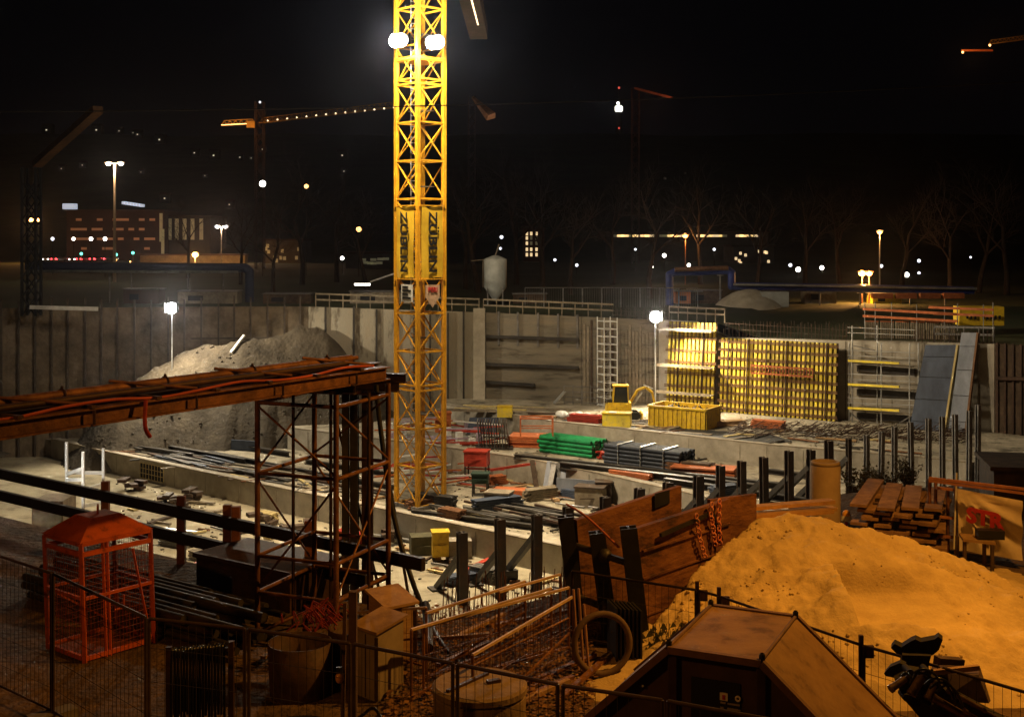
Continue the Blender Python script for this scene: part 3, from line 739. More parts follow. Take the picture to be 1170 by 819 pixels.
stack(600,566,z1,3.8,1.0,3,.12,-.25,PANELO,'panel_stack','low orange panel stack lying left of the leaning grey planks','panel stack',None,.08)
stack(648,566,z1,2.2,.8,2,.12,-.3,PANELO,'panel_stack','small orange panel stack under the leaning grey planks','panel stack',None,.05)
# orange table frame
p = G(613,497,z3-.0); t = E('steel_trestle', p, 'rust-orange steel trestle frame behind the loose orange panels', 'trestle')
for dx,dy in ((-1,-.5),(1,-.5),(1,.5),(-1,.5)):
    q = MB(); q.beam(p+V(dx,dy,0), p+V(dx,dy,1.1), .09, .09); q.part('leg', PANELO, t)
q = MB()
for a,b in (((-1,-.5),(1,-.5)),((1,-.5),(1,.5)),((1,.5),(-1,.5)),((-1,.5),(-1,-.5))):
    q.beam(p+V(*a,1.1), p+V(*b,1.1), .09, .09); q.beam(p+V(*a,.5), p+V(*b,.5), .06, .06)
q.part('frame', PANELO, t)
# rebar mesh rack (upright dark fins)
p = G(563,513,z2); t = E('panel_rack', p, 'rack of upright dark steel mesh sheets on the middle terrace', 'rack')
for k in range(12):
    q = MB(); o = p+V(-.9+.17*k,-.05*k,0); q.hexa([o+V(0,0,.1),o+V(.04,0,.1),o+V(.04,1.6,.1),o+V(0,1.6,.1),o+V(-.12,0,1.75),o+V(-.08,0,1.75),o+V(-.08,1.6,1.75),o+V(-.12,1.6,1.75)]); q.part('sheet', RUSTD if k%3 else GALVD, t)
q = MB(); q.box(p+V(.1,.5,.06),(2.4,1.7,.12)); q.part('base', STEEL, t)
b = MB(); p = G(548,497,z2); b.hexa([p+V(-.9,0,.1),p+V(1.1,-.1,.1),p+V(1.1,.7,.1),p+V(-.9,.8,.1),p+V(-.7,.3,1.15),p+V(1.3,.2,1.15),p+V(1.3,.3,1.15),p+V(-.7,.4,1.15)]); b.thing('folded_tarpaulin', BLUEP, 'dark blue tilted panel lying behind the upright mesh sheets', 'panel')
# yellow skip, boxes, excavator
def skip(px0,py0,px1,py1,z,dpt,h,m,label):
    a, b = G(px0,py0,z), G(px1,py1,z); d = (b-a).normalized(); nn = V(-d.y,d.x,0); L = (b-a).length
    t = E('open_container', a, label, 'container')
    q = MB(); T = .06
    def pt(u,v,w_): return a+d*u+nn*v+V(0,0,w_)
    for (u0,u1,v0,v1) in ((0,L,0,T),(0,L,dpt-T,dpt),(0,T,T,dpt-T),(L-T,L,T,dpt-T)):
        q.hexa([pt(u0,v0,0),pt(u1,v0,0),pt(u1,v1,0),pt(u0,v1,0),pt(u0,v0,h),pt(u1,v0,h),pt(u1,v1,h),pt(u0,v1,h)])
    q.hexa([pt(T,T,0),pt(L-T,T,0),pt(L-T,dpt-T,0),pt(T,dpt-T,0),pt(T,T,.05),pt(L-T,T,.05),pt(L-T,dpt-T,.05),pt(T,dpt-T,.05)])
    q.part('body', m, t)
    q = MB(); k = int(L/.33)
    for i in range(k+1): u = .05+(L-.1)*i/k; q.beam(pt(u,-.035,.05), pt(u,-.035,h-.12), .09, .07, up=nn)
    for i in range(8): v = .1+(dpt-.2)*i/7; q.beam(pt(L+.035,v,.05), pt(L+.035,v,h-.12), .09, .07, up=d)
    q.part('ribs', m, t)
    q = MB(); q.beam(pt(-.05,-.04,h), pt(L+.05,-.04,h), .14, .12); q.beam(pt(L+.04,0,h), pt(L+.04,dpt,h), .14, .12); q.beam(pt(-.05,dpt,h), pt(L+.05,dpt,h), .14, .12); q.beam(pt(-.04,0,h), pt(-.04,dpt,h), .14, .12); q.part('rim', m, t)
    b_ = MB()
    for k in range(60):
        u, v = random.uniform(.4,L-.4), random.uniform(.2,dpt-.3); c0 = pt(u,v,h*.75+.35*random.random()*math.sin(math.pi*u/L)); b_.beam(c0, c0+V(random.uniform(-.5,.5),random.uniform(-.3,.3),random.uniform(-.1,.3)), .05, .05)
    b_.part('scrap', STEEL, t)
    return t
skip(741,486,806,492,z3,2.3,1.3,YELC,'long yellow ribbed container heaped with dark scrap at the foot of the smaller formwork')
def yexc():
    o = G(712,478,z3); t = E('mini_excavator', o, 'small yellow excavator beside the stair tower', 'excavator')
    for s_ in (-.6,.6):
        q = MB(); pr = [(-1.1,.12),(-.85,0),(.85,0),(1.1,.12),(1.15,.32),(.95,.5),(-.95,.5),(-1.15,.32)]; n = len(pr)
        q.add([o+V(x,s_-.18,z) for x,z in pr]+[o+V(x,s_+.18,z) for x,z in pr],[tuple(range(n)),tuple(range(2*n-1,n-1,-1))]+[((i+1)%n,i,n+i,n+(i+1)%n) for i in range(n)]); q.part('track', BLACK, t)
    q = MB(); q.hexa([o+V(x,y,.55) for x,y in ((-1.2,-.7),(.5,-.7),(.5,.7),(-1.2,.7))]+[o+V(x,y,1.15) for x,y in ((-1.1,-.62),(.5,-.7),(.5,.7),(-1.1,.62))]); q.part('body', YELC, t)
    q = MB(); q.box(o+V(-.95,0,1.2),(.4,1.1,.25)); q.part('engine_cover', STEEL, t)
    q = MB()
    for dx in (-.75,.3):
        for dy in (-.62,.1): q.beam(o+V(dx,dy,1.15), o+V(dx*.85,dy,2.25), .07, .07)
    q.box(o+V(-.2,-.26,2.28),(1.1,.85,.08)); q.part('cab', YELC, t)
    q = MB(); q.hexa([o+V(x,y,1.17) for x,y in ((-.72,-.59),(.28,-.59),(.28,.07),(-.72,.07))]+[o+V(x,y,2.22) for x,y in ((-.62,-.59),(.22,-.59),(.22,.07),(-.62,.07))]); q.part('cab_window', mat('dark_glass',(.02,.022,.025),(.03,.03,.03),2,.1), t)
    q = MB(); q.poly([o+V(.5,.3,1.0),o+V(1.0,.25,1.9),o+V(1.55,.2,2.1),o+V(2.0,.2,1.75)],.1,6); q.part('boom', YELC, t)
    q = MB(); q.poly([o+V(2.0,.2,1.8),o+V(2.15,.2,1.1),o+V(2.05,.2,.6)],.08,6); q.part('stick', YELC, t)
    q = MB(); q.tube(o+V(.7,.28,.9),o+V(1.3,.2,1.75),.05,8); q.tube(o+V(1.4,.1,2.25),o+V(2.05,.15,2.0),.04,8); q.part('hydraulic_ram', GALV, t)
    q = MB(); q.hexa([o+V(1.8,-.15,.05),o+V(2.3,-.15,.2),o+V(2.3,.45,.2),o+V(1.8,.45,.05),o+V(1.9,-.15,.6),o+V(2.2,-.15,.6),o+V(2.2,.45,.6),o+V(1.9,.45,.6)]); q.part('bucket', STEEL, t)
    q = MB(); q.hexa([o+V(1.15,-.8,.05),o+V(1.25,-.8,.05),o+V(1.25,.8,.05),o+V(1.15,.8,.05),o+V(1.2,-.8,.45),o+V(1.28,-.8,.45),o+V(1.28,.8,.45),o+V(1.2,.8,.45)]); q.part('dozer_blade', YELC, t)
yexc()
p = G(705,488,z3); t = E('fuel_box', p, 'yellow lidded box in front of the small excavator', 'box'); MB().box(p+V(0,0,.45),(1.8,1.0,.9),-.2).part('body', YELF, t); MB().box(p+V(0,0,.94),(1.9,1.1,.08),-.2).part('lid', YELC, t); MB().box(p+V(-.3,-.2,1.0),(.5,.5,.06),-.2).part('hatch', WHITE, t)
p = G(577,476,z3); t = E('fuel_box', p, 'small yellow box on the planks at the left end of the upper terrace', 'box'); MB().box(p+V(0,0,.35),(1.0,.7,.7),-.1).part('body', YELF, t); MB().box(p+V(0,0,.73),(1.06,.76,.06),-.1).part('lid', YELC, t)
# dark sheeting
b = MB(); pp = [(665,483),(880,497),(905,505),(870,507),(760,494),(640,484)]
b.prism([bedge(q_,z3) for q_ in pp], z3+.01, z3+.06); b.thing('ground_sheeting', mat('black_sheeting',(.03,.03,.032),(.05,.05,.05),3,.7,bump=.6,bscale=2), 'long black sheeting spread on the upper terrace in front of the formwork', 'sheeting')
b = MB()
for k in range(420):
    px = random.uniform(830,1100); py = random.uniform(487,500)+(px-830)*.03; p = G(px,py,z3); a = random.uniform(-.9,.9)
    b.beam(p+V(0,0,.05+random.random()*.3), p+V(math.cos(a)*.9,math.sin(a)*.5,.1+random.random()*.6), .03, .03)
structure(b, 'scrap_heap', RUSTD, 'tangle of rebar and scrap at the foot of the large yellow formwork', 'scrap', 'stuff')
# white bag heap
b = MB(); p = G(655,478,z3)
for k in range(8): b.sphere(p+V(random.uniform(-1,1),random.uniform(-.5,.5),.25),.35,8,5,.7)
b.thing('bag_pile', WHITE, 'pile of white bags on the upper terrace left of the yellow boxes', 'bags')
# timber stack upper-left of upper terrace
for i,(px,py,L,m_) in enumerate(((525,470,4.2,WOODG),(545,472,5.0,WOODG),(560,469,5.2,WOODY),(590,474,4.5,WOODG),(610,468,5.5,WOODG),(628,476,3.0,WOODD),(575,466,6,WOODY))):
    plank(px,py,z3,L,-.25+.04*(i%3),m_,'pale timber plank laid on the far left end of the upper terrace','planks on the upper terrace',w=.35,h=.12,dz=.02+.13*(i%2))
# orange machine, red boxes, generator near mast
def gbox(px,py,z,w_,d_,h_,rz,m_,name,label,cat,lid=None,leg=None):
    p = G(px,py,z); t = E(name, p, label, cat); e = leg or 0
    b = MB(); b.box(p+V(0,0,h_/2+e),(w_,d_,h_),rz); b.part('body', m_, t)
    if lid: b = MB(); b.box(p+V(0,0,h_+e+.04),(w_+.1,d_+.1,.09),rz); b.part('lid', lid, t)
    if leg:
        M3 = Matrix.Rotation(rz,3,'Z')
        for sx in (-1,1):
            for sy in (-1,1): b = MB(); b.box(p+M3@V(sx*(w_/2-.06),sy*(d_/2-.06),e/2),(.08,.08,e),rz); b.part('leg', STEEL, t)
    b = MB(); b.beam(p+V(-w_/2*.8,-d_/2-.05,e+h_*.5), p+V(w_/2*.8,-d_/2-.05,e+h_*.5), .05, .06); b.part('trim', m_ if not lid else lid, t)
    return t
gbox(506,493,z2,1.1,.9,1.3,.1,PANELO,'mixer_box','upright orange machine box right behind the crane mast','machine',PANELO)
gbox(545,550,z1,1.4,1.0,.85,-.2,REDP,'tool_box','red box on stilts on the lower terrace right of the crane mast','box',REDP,1.0)
gbox(549,566,z1,.95,.8,.5,-.1,mat('dark_green_paint',(.03,.06,.04)),'generator','small dark green generator on pale legs in front of the red box','generator',mat('dark_green_paint',(.03,.06,.04)),.75)
gbox(570,578,z1,1.4,1.0,.75,-.3,WOODG,'plywood_box','plywood box beside the low orange panels','box',WOODG)
gbox(675,578,z1,1.6,1.0,1.05,-.3,WOODG,'plywood_box','plywood box below the straps of the black pipe bundle','box',WOODD)
gbox(690,575,z1,.9,.9,1.2,-.1,WOODD,'plywood_box','dark wooden box standing right of the plywood box on the lower terrace','box',WOODD)
gbox(503,641,-9.5,.8,.75,1.15,.15,YELC,'fuel_tank','small upright yellow tank standing on pale legs on the lowest slab','tank',YELC,.3)
gbox(482,632,-9.5,1.2,1.0,.95,.2,mat('olive',(.11,.10,.05)),'compressor','olive compressor left of the small yellow tank','compressor')
gbox(524,636,-9.5,1.3,.9,.9,.1,CONC,'concrete_tub','grey tub on the slab right of the small yellow tank','tub')
gbox(556,632,-9.5,1.0,.9,.8,-.3,mat('pale_green',(.30,.34,.20)),'compressor','pale green machine beside the footing wall between the first two piles','machine')
# red props pile
for k in range(70):
    px = random.uniform(448,560); py = random.uniform(492,566); p = hit(px,py) or G(px,560,z1); a = random.uniform(-.6,.6)
    b = MB(); L = random.uniform(1.5,3.6); dz = random.uniform(.05,1.0)
    b.beam(p+V(-math.cos(a)*L/2,-math.sin(a)*L/2,dz), p+V(math.cos(a)*L/2,math.sin(a)*L/2,dz+random.uniform(-.2,.3)), .09, .09)
    b.thing('steel_prop', random.choice([REDP,REDP,PANELO,WHITE,mat('lilac_paint',(.45,.36,.46))]), 'loose painted prop in the tangle behind the foot of the crane mast', 'prop', 'painted props heaped behind the crane mast')
for k in range(30):
    p = hit(random.uniform(445,552), random.uniform(494,512)) or G(520,505,z2); b = MB()
    hh_ = random.uniform(.2,.8); b.box(p+V(0,0,hh_/2),(random.uniform(.15,.5),.3,hh_),random.random()); b.thing('formwork_part', random.choice([WHITE,mat('lilac_paint',(.45,.36,.46)),GALV]), 'small pale formwork fitting stacked behind the crane mast', 'fitting', 'pale fittings behind the crane mast')
# red boom
b = MB(); b.beam(G(560,556,z1)+V(0,0,1.0), G(612,556,z1)+V(0,0,1.4), .12, .14); b.thing('red_pole', REDP, 'long red pole slanting up from the red box to the leaning planks', 'pole')
# leaning grey planks
for i,(x0,x1,m_) in enumerate(((614,608,WOODD),(622,628,BLUEL),(637,631,GALVD),(643,637,GALVD),(641,645,BLUEL),(626,633,GALVD))):
    a = G(x0,564+i*.6,z1); c_ = P(x1,526+i,a.y+1.0); b = MB(); b.beam(a,c_,.3,.07); b.thing('leaning_plank', m_, 'grey plank leaning against the middle footing wall below the green pipes', 'plank', 'planks leaning on the middle footing wall')
# grey slab wall strip
p = G(662,571,z1); b = MB(); b.box(p+V(.2,.0,.75),(3.2,.1,.8),-.42); b.thing('shutter_board', BLUEL, 'grey board leaning on the middle footing wall right of the leaning planks', 'board')
# long beams on terraces
grp = 'long dark steel beams laid on the terraces'
for (x0,y0,x1,y1,z,w_) in ((500,586,640,602,z1,.3),(470,588,620,607,z1,.3),(560,583,690,597,z1,.35),(600,596,720,612,z1,.3),(588,524,700,536,z2,.3),(640,535,870,562,z2,.4),(700,537,900,560,z2,.35),(760,553,930,578,z2,.35),(170,510,280,530,z1,.35),(210,503,330,522,z1,.35),(240,520,330,538,z1,.3),(120,508,220,523,z1,.3),(340,540,450,560,z1,.3),(350,530,450,545,z1,.3),(800,520,1000,538,z2,.3),(870,540,960,552,z2,.3)):
    a, c_ = G(x0,y0,z), G(x1,y1,z); b = MB(); b.ibeam(a+V(0,0,w_/2), c_+V(0,0,w_/2), w_, w_, .05); b.thing('steel_beam', STEEL, 'long dark steel beam lying along a terrace of the pit', 'steel beam', grp)
grp = 'dark pipes and rails heaped on the lower terrace'
for k in range(34):
    px = random.uniform(500,800); py = 577+(px-500)*.11+random.uniform(-4,10); p = hit(px,py)
    if p is None: continue
    a = -.72+random.uniform(-.1,.1); L = random.uniform(2.5,6); dz = random.uniform(.05,.35); b = MB(); b.beam(p+V(-math.cos(a)*L/2,-math.sin(a)*L/2,dz), p+V(math.cos(a)*L/2,math.sin(a)*L/2,dz), .12, .12)
    b.thing('steel_rail', random.choice([STEEL,STEEL,RUSTD,GALVD,CONCD]), 'dark rail in the long heap on the lower terrace behind the near footing wall', 'rail', grp)
for k in range(26):
    px = random.uniform(140,440); py = 512+(px-130)*.16+random.uniform(-6,8); p = hit(px,py)
    if p is None: continue
    a = -.72+random.uniform(-.15,.15); L = random.uniform(2,6); dz = random.uniform(.05,.3); b = MB(); b.beam(p+V(-math.cos(a)*L/2,-math.sin(a)*L/2,dz), p+V(math.cos(a)*L/2,math.sin(a)*L/2,dz), .3, .1)
    b.thing('steel_rail', random.choice([STEEL,STEEL,RUSTD,BLUEP,CONCD]), 'dark rail in the clutter on the terrace behind the barred footing wall', 'rail', 'dark rails on the left lower terrace')
# slab furniture left of the pit
for (x0,y0,x1,y1,z,m_) in ((200,582,250,586,-9.5,WOODG),(210,590,258,584,-9.5,WOODG),(215,575,245,577,-9.5,WOODG),(230,595,262,597,-9.5,WOODG),(170,600,200,590,-9.5,WOODD),(160,612,205,618,-9.5,BLUEP),(180,606,225,610,-9.5,GALV),(420,612,470,620,-9.5,GALV),(585,640,630,650,-9.5,WOODG),(530,655,560,640,-9.5,REDP),(535,660,565,646,-9.5,WOODG),(538,668,570,655,-9.5,WOODG)):
    a, c_ = G(x0,y0,z), G(x1,y1,z); b = MB(); b.beam(a+V(0,0,.09+random.random()*.05), c_+V(0,0,.09+random.random()*.05), .28, .09); b.thing('timber_plank', m_, 'short plank dropped on the lowest slab of the pit', 'plank', 'planks on the lowest slab')
for k,(px,py,s_) in enumerate(((195,577,.8),(208,583,.7),(225,572,.9),(150,560,.7),(300,600,.8),(340,612,.6),(355,655,.7),(330,645,.8),(460,610,.7),(448,622,.6))):
    p = G(px,py,-9.5); b = MB()
    for q_ in range(5): b.box(p+V(random.uniform(-.6,.6),random.uniform(-.4,.4),.18+.12*q_),(random.uniform(.5,1.2),random.uniform(.3,.6),.2),random.random()*3)
    b.thing('scrap_pile', random.choice([WOODD,STEEL,RUSTD]), 'small dark pile of scrap on the lowest slab beside the near footing wall', 'scrap', 'small scrap piles on the lowest slab')
# clutter on left terrace
for (x0,y0,w_,h_,m_) in ((218,505,4.2,1.0,BLUEP),(280,515,2.2,.7,BLUEP),(185,500,1.4,1.2,STEEL),(145,505,2.0,.8,STEEL)):
    p = G(x0,y0,z1); b = MB(); b.box(p+V(0,0,h_/2),(w_,.1,h_),-.35); b.beam(p+V(-w_/2*.94,w_*.17,h_),p+V(w_/2*.94,-w_*.17,h_),.12,.05)
    b.thing('shuttering_board', m_, 'dark board standing on edge on the terrace left of the scaffold tower', 'board', 'boards on edge on the left terrace')
# general loose debris as things
names = (('timber_plank',WOODG),('timber_plank',WOODD),('timber_plank',WOODY),('steel_pipe',GALVD),('steel_pipe',RUST),('timber_plank',WOOD),('steel_pipe',STEEL))
def inpit(px0,px1,py0,py1,z,n,label,grp,smin=.6,smax=2.6):
    for k in range(n):
        t_ = random.random(); px = random.uniform(px0,px1); f = (px-px0)/(px1-px0); lo = lerp(py0[0],py0[1],f); hi = lerp(py1[0],py1[1],f)
        p = hit(px, random.uniform(lo,hi))
        if p is None: continue
        nm, m_ = random.choice(names); a = random.choice([-.55,-.55,.75,random.uniform(0,3.1)])+random.uniform(-.15,.15); L = random.uniform(smin,smax)
        b = MB(); dz = random.uniform(.0,.06)
        if nm == 'steel_pipe': b.tube(p+V(-math.cos(a)*L/2,-math.sin(a)*L/2,.07+dz), p+V(math.cos(a)*L/2,math.sin(a)*L/2,.07), .06, 6)
        else: b.box(p+V(0,0,.05+dz),(L,random.uniform(.12,.4),.08),a)
        b.thing(nm, m_, label, 'debris', grp)
inpit(455,640,(505,533),(522,560),z1+0,1,'loose length lying on the lower terrace','loose material on the lower terrace')
inpit(130,440,(512,560),(520,575),z1,46,'loose plank or pipe lying on the left part of the lower terrace','loose material on the left lower terrace',1,4)
inpit(480,860,(575,640),(588,650),z1,14,'loose plank or pipe lying on the right part of the lower terrace','loose material on the right lower terrace',.6,2.5)
inpit(520,860,(530,575),(555,620),z1,110,'loose plank or pipe lying between the middle and near footing walls','loose material between the footing walls')
inpit(520,1000,(478,522),(498,545),z2,95,'loose plank or pipe lying between the far and middle footing walls','loose material on the middle terrace')
inpit(520,1040,(466,500),(476,520),z3,70,'loose plank or pipe lying on the upper terrace','loose material on the upper terrace')
inpit(330,500,(485,505),(500,520),z2,16,'loose plank or pipe behind the foot of the scaffold tower view','loose material behind the crane')
inpit(140,640,(570,650),(600,680),-9.5,60,'loose plank or pipe on the lowest slab','loose material on the lowest slab',.4,1.6)
# small stacks
for k in range(46):
    z_, (a0,a1,b0,b1) = random.choice(((1,(455,850,535,625)),(1,(455,850,540,620)),(2,(520,990,485,555)),(3,(515,720,466,490)),(4,(150,620,575,670))))
    px, py = random.uniform(a0,a1), random.uniform(b0,b1); p = hit(px,py)
    if p is None: continue
    m_ = random.choice([WOODG,WOOD,WOODD,PANELO,STEEL,GALVD,WOODY,RUST,BLUEP,REDP]); L = random.uniform(1.0,3.0); a = -.7+random.choice([0,0,.25,1.2])+random.uniform(-.1,.1)
    t = E('material_stack', p, 'small stack of boards or bars set down on the pit floor', 'stack', 'small material stacks in the pit'); n_ = random.randint(3,6); dr = V(math.cos(a),math.sin(a),0); nr_ = V(-dr.y,dr.x,0)
    for i_ in range(n_):
        for j_ in range(3):
            q = MB(); c0 = p+nr_*(j_*.24)+V(0,0,.08+.11*i_)+dr*random.uniform(-.12,.12); q.beam(c0-dr*L/2, c0+dr*L/2, .2, .08); q.part('board', m_, t)
# gravel stuff
b = MB()
for k in range(1900):
    z = random.choice([z1,z1,z2,z3,-9.5]); r_ = {z1:(130,850,530,620),z2:(340,1000,490,560),z3:(510,1080,470,520),-9.5:(130,640,560,690)}[z]
    px, py = random.uniform(r_[0],r_[1]), random.uniform(r_[2],r_[3]); p = hit(px,py)
    if p is None: continue
    s_ = random.uniform(.02,.10); a = random.random()*3
    b.box(p+V(0,0,s_*.3),(s_*2,s_*1.3,s_),a)
structure(b, 'rubble', CONCD, 'small rubble strewn over the pit terraces', 'rubble', 'stuff')
# ================================================================ NEAR: scaffold support tower
A, B, C_, D = V(-4.17,20.07,0), V(-2.8,19.5,0), V(-2.13,21.1,0), V(-3.5,21.7,0)
t = E('support_tower', (A+C_)/2, 'rusty tubular scaffold tower carrying the pipe bridge at the pit edge', 'scaffold tower')
for q_ in (A,B,C_,D):
    q = MB(); q.tube(q_, q_+V(0,0,4.05), .045, 8); q.part('leg', RUST, t)
    q = MB(); q.box(q_+V(0,0,.03),(.3,.3,.06)); q.part('foot_plate', RUST, t)
for z in (.75,1.35,2.7,3.85):
    q = MB()
    for a,b in ((A,B),(B,C_),(C_,D),(D,A)): q.tube(a+V(0,0,z), b+V(0,0,z), .035, 6)
    q.part('ledger', RUST, t)
q = MB()
for a,b in ((A,B),(B,C_),(C_,D),(D,A)):
    q.tube(a+V(0,0,.8), b+V(0,0,2.6), .02, 5)
    q.tube(b+V(0,0,2.75), a+V(0,0,3.8), .02, 5)
q.tube(A+V(0,0,.1), C_+V(0,0,.7), .03, 6); q.tube(B+V(0,0,.5), D+V(0,0,.1), .03, 6)
q.part('cross_brace', RUST, t)
q = MB(); q.ibeam(A+V(-.3,-.1,4.13), B+V(.3,.05,4.13), .16,.16,.02); q.ibeam(D+V(-.3,0,4.13), C_+V(.3,0,4.13), .16,.16,.02); q.part('head_beam', RUSTD, t)
for k in range(3):
    q = MB(); q.tube(lerp(A,B,.35+.22*k)+V(.35*k,.8,0), lerp(A,B,.35+.22*k)+V(.35*k,.8,4.0), .03, 6); q.part('standard', RUSTD, t)
# second support: dark H columns
t = E('column_support', V(-2.9,23,0), 'black steel column trestle behind the rusty scaffold tower', 'support')
for px,w_ in ((395,.12),(405,.15),(420,.2)):
    a = P(px,600,23.0); q = MB(); q.ibeam(V(a.x,23,-3), V(a.x,23,3.72), w_, .2, .02, up=(0,1,0)); q.part('column', STEEL if w_ < .2 else RUSTD, t)
q = MB(); q.ibeam(P(375,439,23), P(456,441,22.6), .26, .2, .02); q.part('cap_beam', RUSTD, t)
q = MB(); a = P(428,446,23); q.beam(a, P(470,700,22.4), .05, .05); a = P(382,470,23.2); q.beam(a,P(440,700,23.2),.05,.05); q.part('brace', STEEL, t)
# pipe bridge
p1 = V(-2.34,20.55,4.3); p0 = V(-5.84,15,4.3); dd = (p1-p0).normalized(); p0 = p1-dd*15; sd = V(dd.y,-dd.x,0)
t = E('pipe_bridge', p0, 'rusty steel girder bridge with bundled pipes and a red hose running in from the left', 'pipe bridge')
for k,(o,m_) in enumerate(((-.3,RUSTD),(.28,RUST))):
    q = MB(); e_ = 0 if k else -.0; q.ibeam(p0+sd*o, p1+sd*o+dd*(.0 if k else .5), .2, .22, .022); q.part('girder', m_, t)
for k in range(14): u = p0+dd*(.6+k*1.05); q = MB(); q.beam(u-sd*.4+V(0,0,.13), u+sd*.4+V(0,0,.13), .08, .04); q.part('crossbar', RUSTD, t)
q = MB(); q.tube(p0+sd*-.22+V(0,0,.24), p1+sd*-.22+dd*-.3+V(0,0,.24), .065, 10); q.part('pipe', RUST, t)
q = MB(); q.tube(p0+sd*.05+V(0,0,.21), p1+sd*.05+dd*-.7+V(0,0,.21), .045, 10); q.part('pipe', RUSTD, t)
q = MB(); q.tube(p0+sd*-.42+V(0,0,.21), p1+sd*-.42+dd*.1+V(0,0,.21), .04, 10); q.part('pipe', RUST, t)
for k in range(5):
    u = p1-dd*(.4+k*1.9); q = MB(); q.tube(u+sd*.30+V(0,0,.17), u-dd*1.0+sd*-.3+V(0,0,.33), .025, 6); q.part('diagonal_bar', RUST, t)
q = MB(); hs = [p1+sd*.3-dd*(.35+k*.75)+V(0,0,.15+.035*math.sin(k*1.9)) for k in range(19)]; q.hose(hs, .021, 7, 4); q.part('red_hose', mat('orange_red_hose',(.55,.11,.05),(.4,.08,.04)), t)
for k in range(8):
    u = p1-dd*(.9+k*1.7); q = MB(); q.torus(u+sd*-.22+V(0,0,.24), dd, .075, .015, 12, 5); q.sphere(u+sd*-.22+V(0,0,.335), .022, 6, 4); q.part('clamp', RUSTD, t); q = MB(); q.box(u+sd*.40+V(0,0,0),(.03,.03,.18)); q.part('bracket', RUSTD, t)
q = MB(); q.hose([p1-dd*5.2+sd*.42+V(0,0,.13), p1-dd*5.25+sd*.46+V(0,0,-.2), p1-dd*5.15+sd*.44+V(0,0,-.35)], .03, 6, 4); q.part('hose_end', REDP, t)
# black hanging cable
b = MB(); b.hose([P(430,440,22.3),P(436,500,22.2),P(450,590,22),P(470,660,21.6),P(487,702,20.8),P(505,735,19.5),P(530,765,18.6)], .045, 8, 5)
b.thing('hanging_cable', BLACK, 'thick black cable hanging from the column trestle down to the street', 'cable')
b = MB(); b.hose([P(486,690,20.6),P(489,712,20),P(490,740,19)], .075, 8, 5); b.thing('cable_sleeve', BLACK, 'black sleeve on the cable beside the taller plywood cabinet', 'cable sleeve')

# guard beams at the left pit edge
g0, g1 = V(-13.5,29.6,0), V(-1.5,20.75,0); gd = (g1-g0).normalized()
t = E('guard_beams', g0, 'heavy black guard beams on rusty posts along the left pit edge', 'guard rail')
for z,sh in ((1.12,0),(.62,-1.3)):
    q = MB(); q.beam(g0+V(0,0,z), g1+gd*sh+V(0,0,z-.1), .1, .22); q.part('rail_beam', mat('black_steel',(.018,.015,.013),(.03,.022,.018),5,.6), t)
for px in (118,205,258,268,352):
    k = (px-CX)/F; u = (k*g0.y-g0.x)/((g1.x-g0.x)-k*(g1.y-g0.y)); a = g0.lerp(g1,u)+V(0,.14,0)
    q = MB(); q.beam(a, a+V(0,0,1.36), .16, .12); q.part('post', mat('rust_post',(.26,.10,.045),(.14,.055,.03),6,.7), t)
# dark pipe stack by guard
for k in range(26):
    b = MB(); r_ = random.uniform(.04,.09); row = k//9; o = V(-8.6+.0*k, 22.2+.24*(k%9)-.05*row, r_+.16*row); L = random.uniform(4.2,6)
    d_ = V(.82,-.57+random.uniform(-.03,.03),0); s0 = o+d_*random.uniform(-.5,.3); b.tube(s0, s0+d_*L, r_, 8)
    b.thing('steel_pipe', STEEL, 'dark steel pipe in the heap between the orange cage and the guard beams', 'pipe', 'steel pipes heaped behind the orange cage')
b = MB(); b.box((-4.5,22.6,.32),(2.4,1.3,.64),-.6); b.box((-4.5,22.6,.68),(2.5,1.4,.08),-.6); b.thing('steel_trough', RUSTD, 'dark rusty steel trough behind the scaffold tower legs', 'trough')

# ================================================================ CAGE
a = G(97,757,0); r0 = a; fx = V(.75,.66,0).normalized(); fy = V(-.80,.60,0)*1.0; 
ca = r0; cb = r0+V(.80,.98,0)*.98; ddx = (cb-ca); L1_ = ddx.length; ddx.normalize(); dn = V(-ddx.y,ddx.x,0); Wd = 1.05; hh = 1.82
cc = cb+dn*Wd; cd = ca+dn*Wd
t = E('lifting_cage', ca, 'orange steel personnel cage with a hipped roof at the lower left', 'cage')
def pst(p, w_=.06): 
    q = MB(); q.beam(p, p+V(-.06,0,hh), w_, w_); q.part('post', CAGEO, t)
for p in (ca,cb,cc,cd): pst(p)
pst(ca.lerp(cb,.30),.04); pst(ca.lerp(cb,.36),.04)
for z in (.06,.98,1.66,hh):
    q = MB()
    for u,v_ in ((ca,cb),(cb,cc),(cc,cd),(cd,ca)): q.beam(u+V(-.03*z,0,z), v_+V(-.03*z,0,z), .05, .07 if z != .98 else .045)
    q.part('rail', CAGEO, t)
q = MB(); q.beam(ca.lerp(cb,.95)+V(0,0,.1), ca.lerp(cb,.68)+V(0,0,1.6), .03, .03); q.beam(cc+V(0,0,.1), cd+V(0,0,.95), .03, .03); q.beam(ca.lerp(cb,.42)+V(0,0,.7), ca.lerp(cb,.55)+V(0,0,.7), .02,.02); q.beam(ca.lerp(cb,.55)+V(0,0,.7), ca.lerp(cb,.55)+V(0,0,.9), .02,.02); q.part('brace', CAGEO, t)
q = MB()
for u,v_ in ((ca,cb),(cb,cc),(cc,cd),(cd,ca)):
    for k in range(1,20): a_ = u.lerp(v_,k/20); q.beam(a_+V(0,0,.08), a_+V(-.05,0,1.66), .005, .005)
    for k in range(1,16): q.beam(u+V(0,0,.08+.1*k), v_+V(0,0,.08+.1*k), .005, .005)
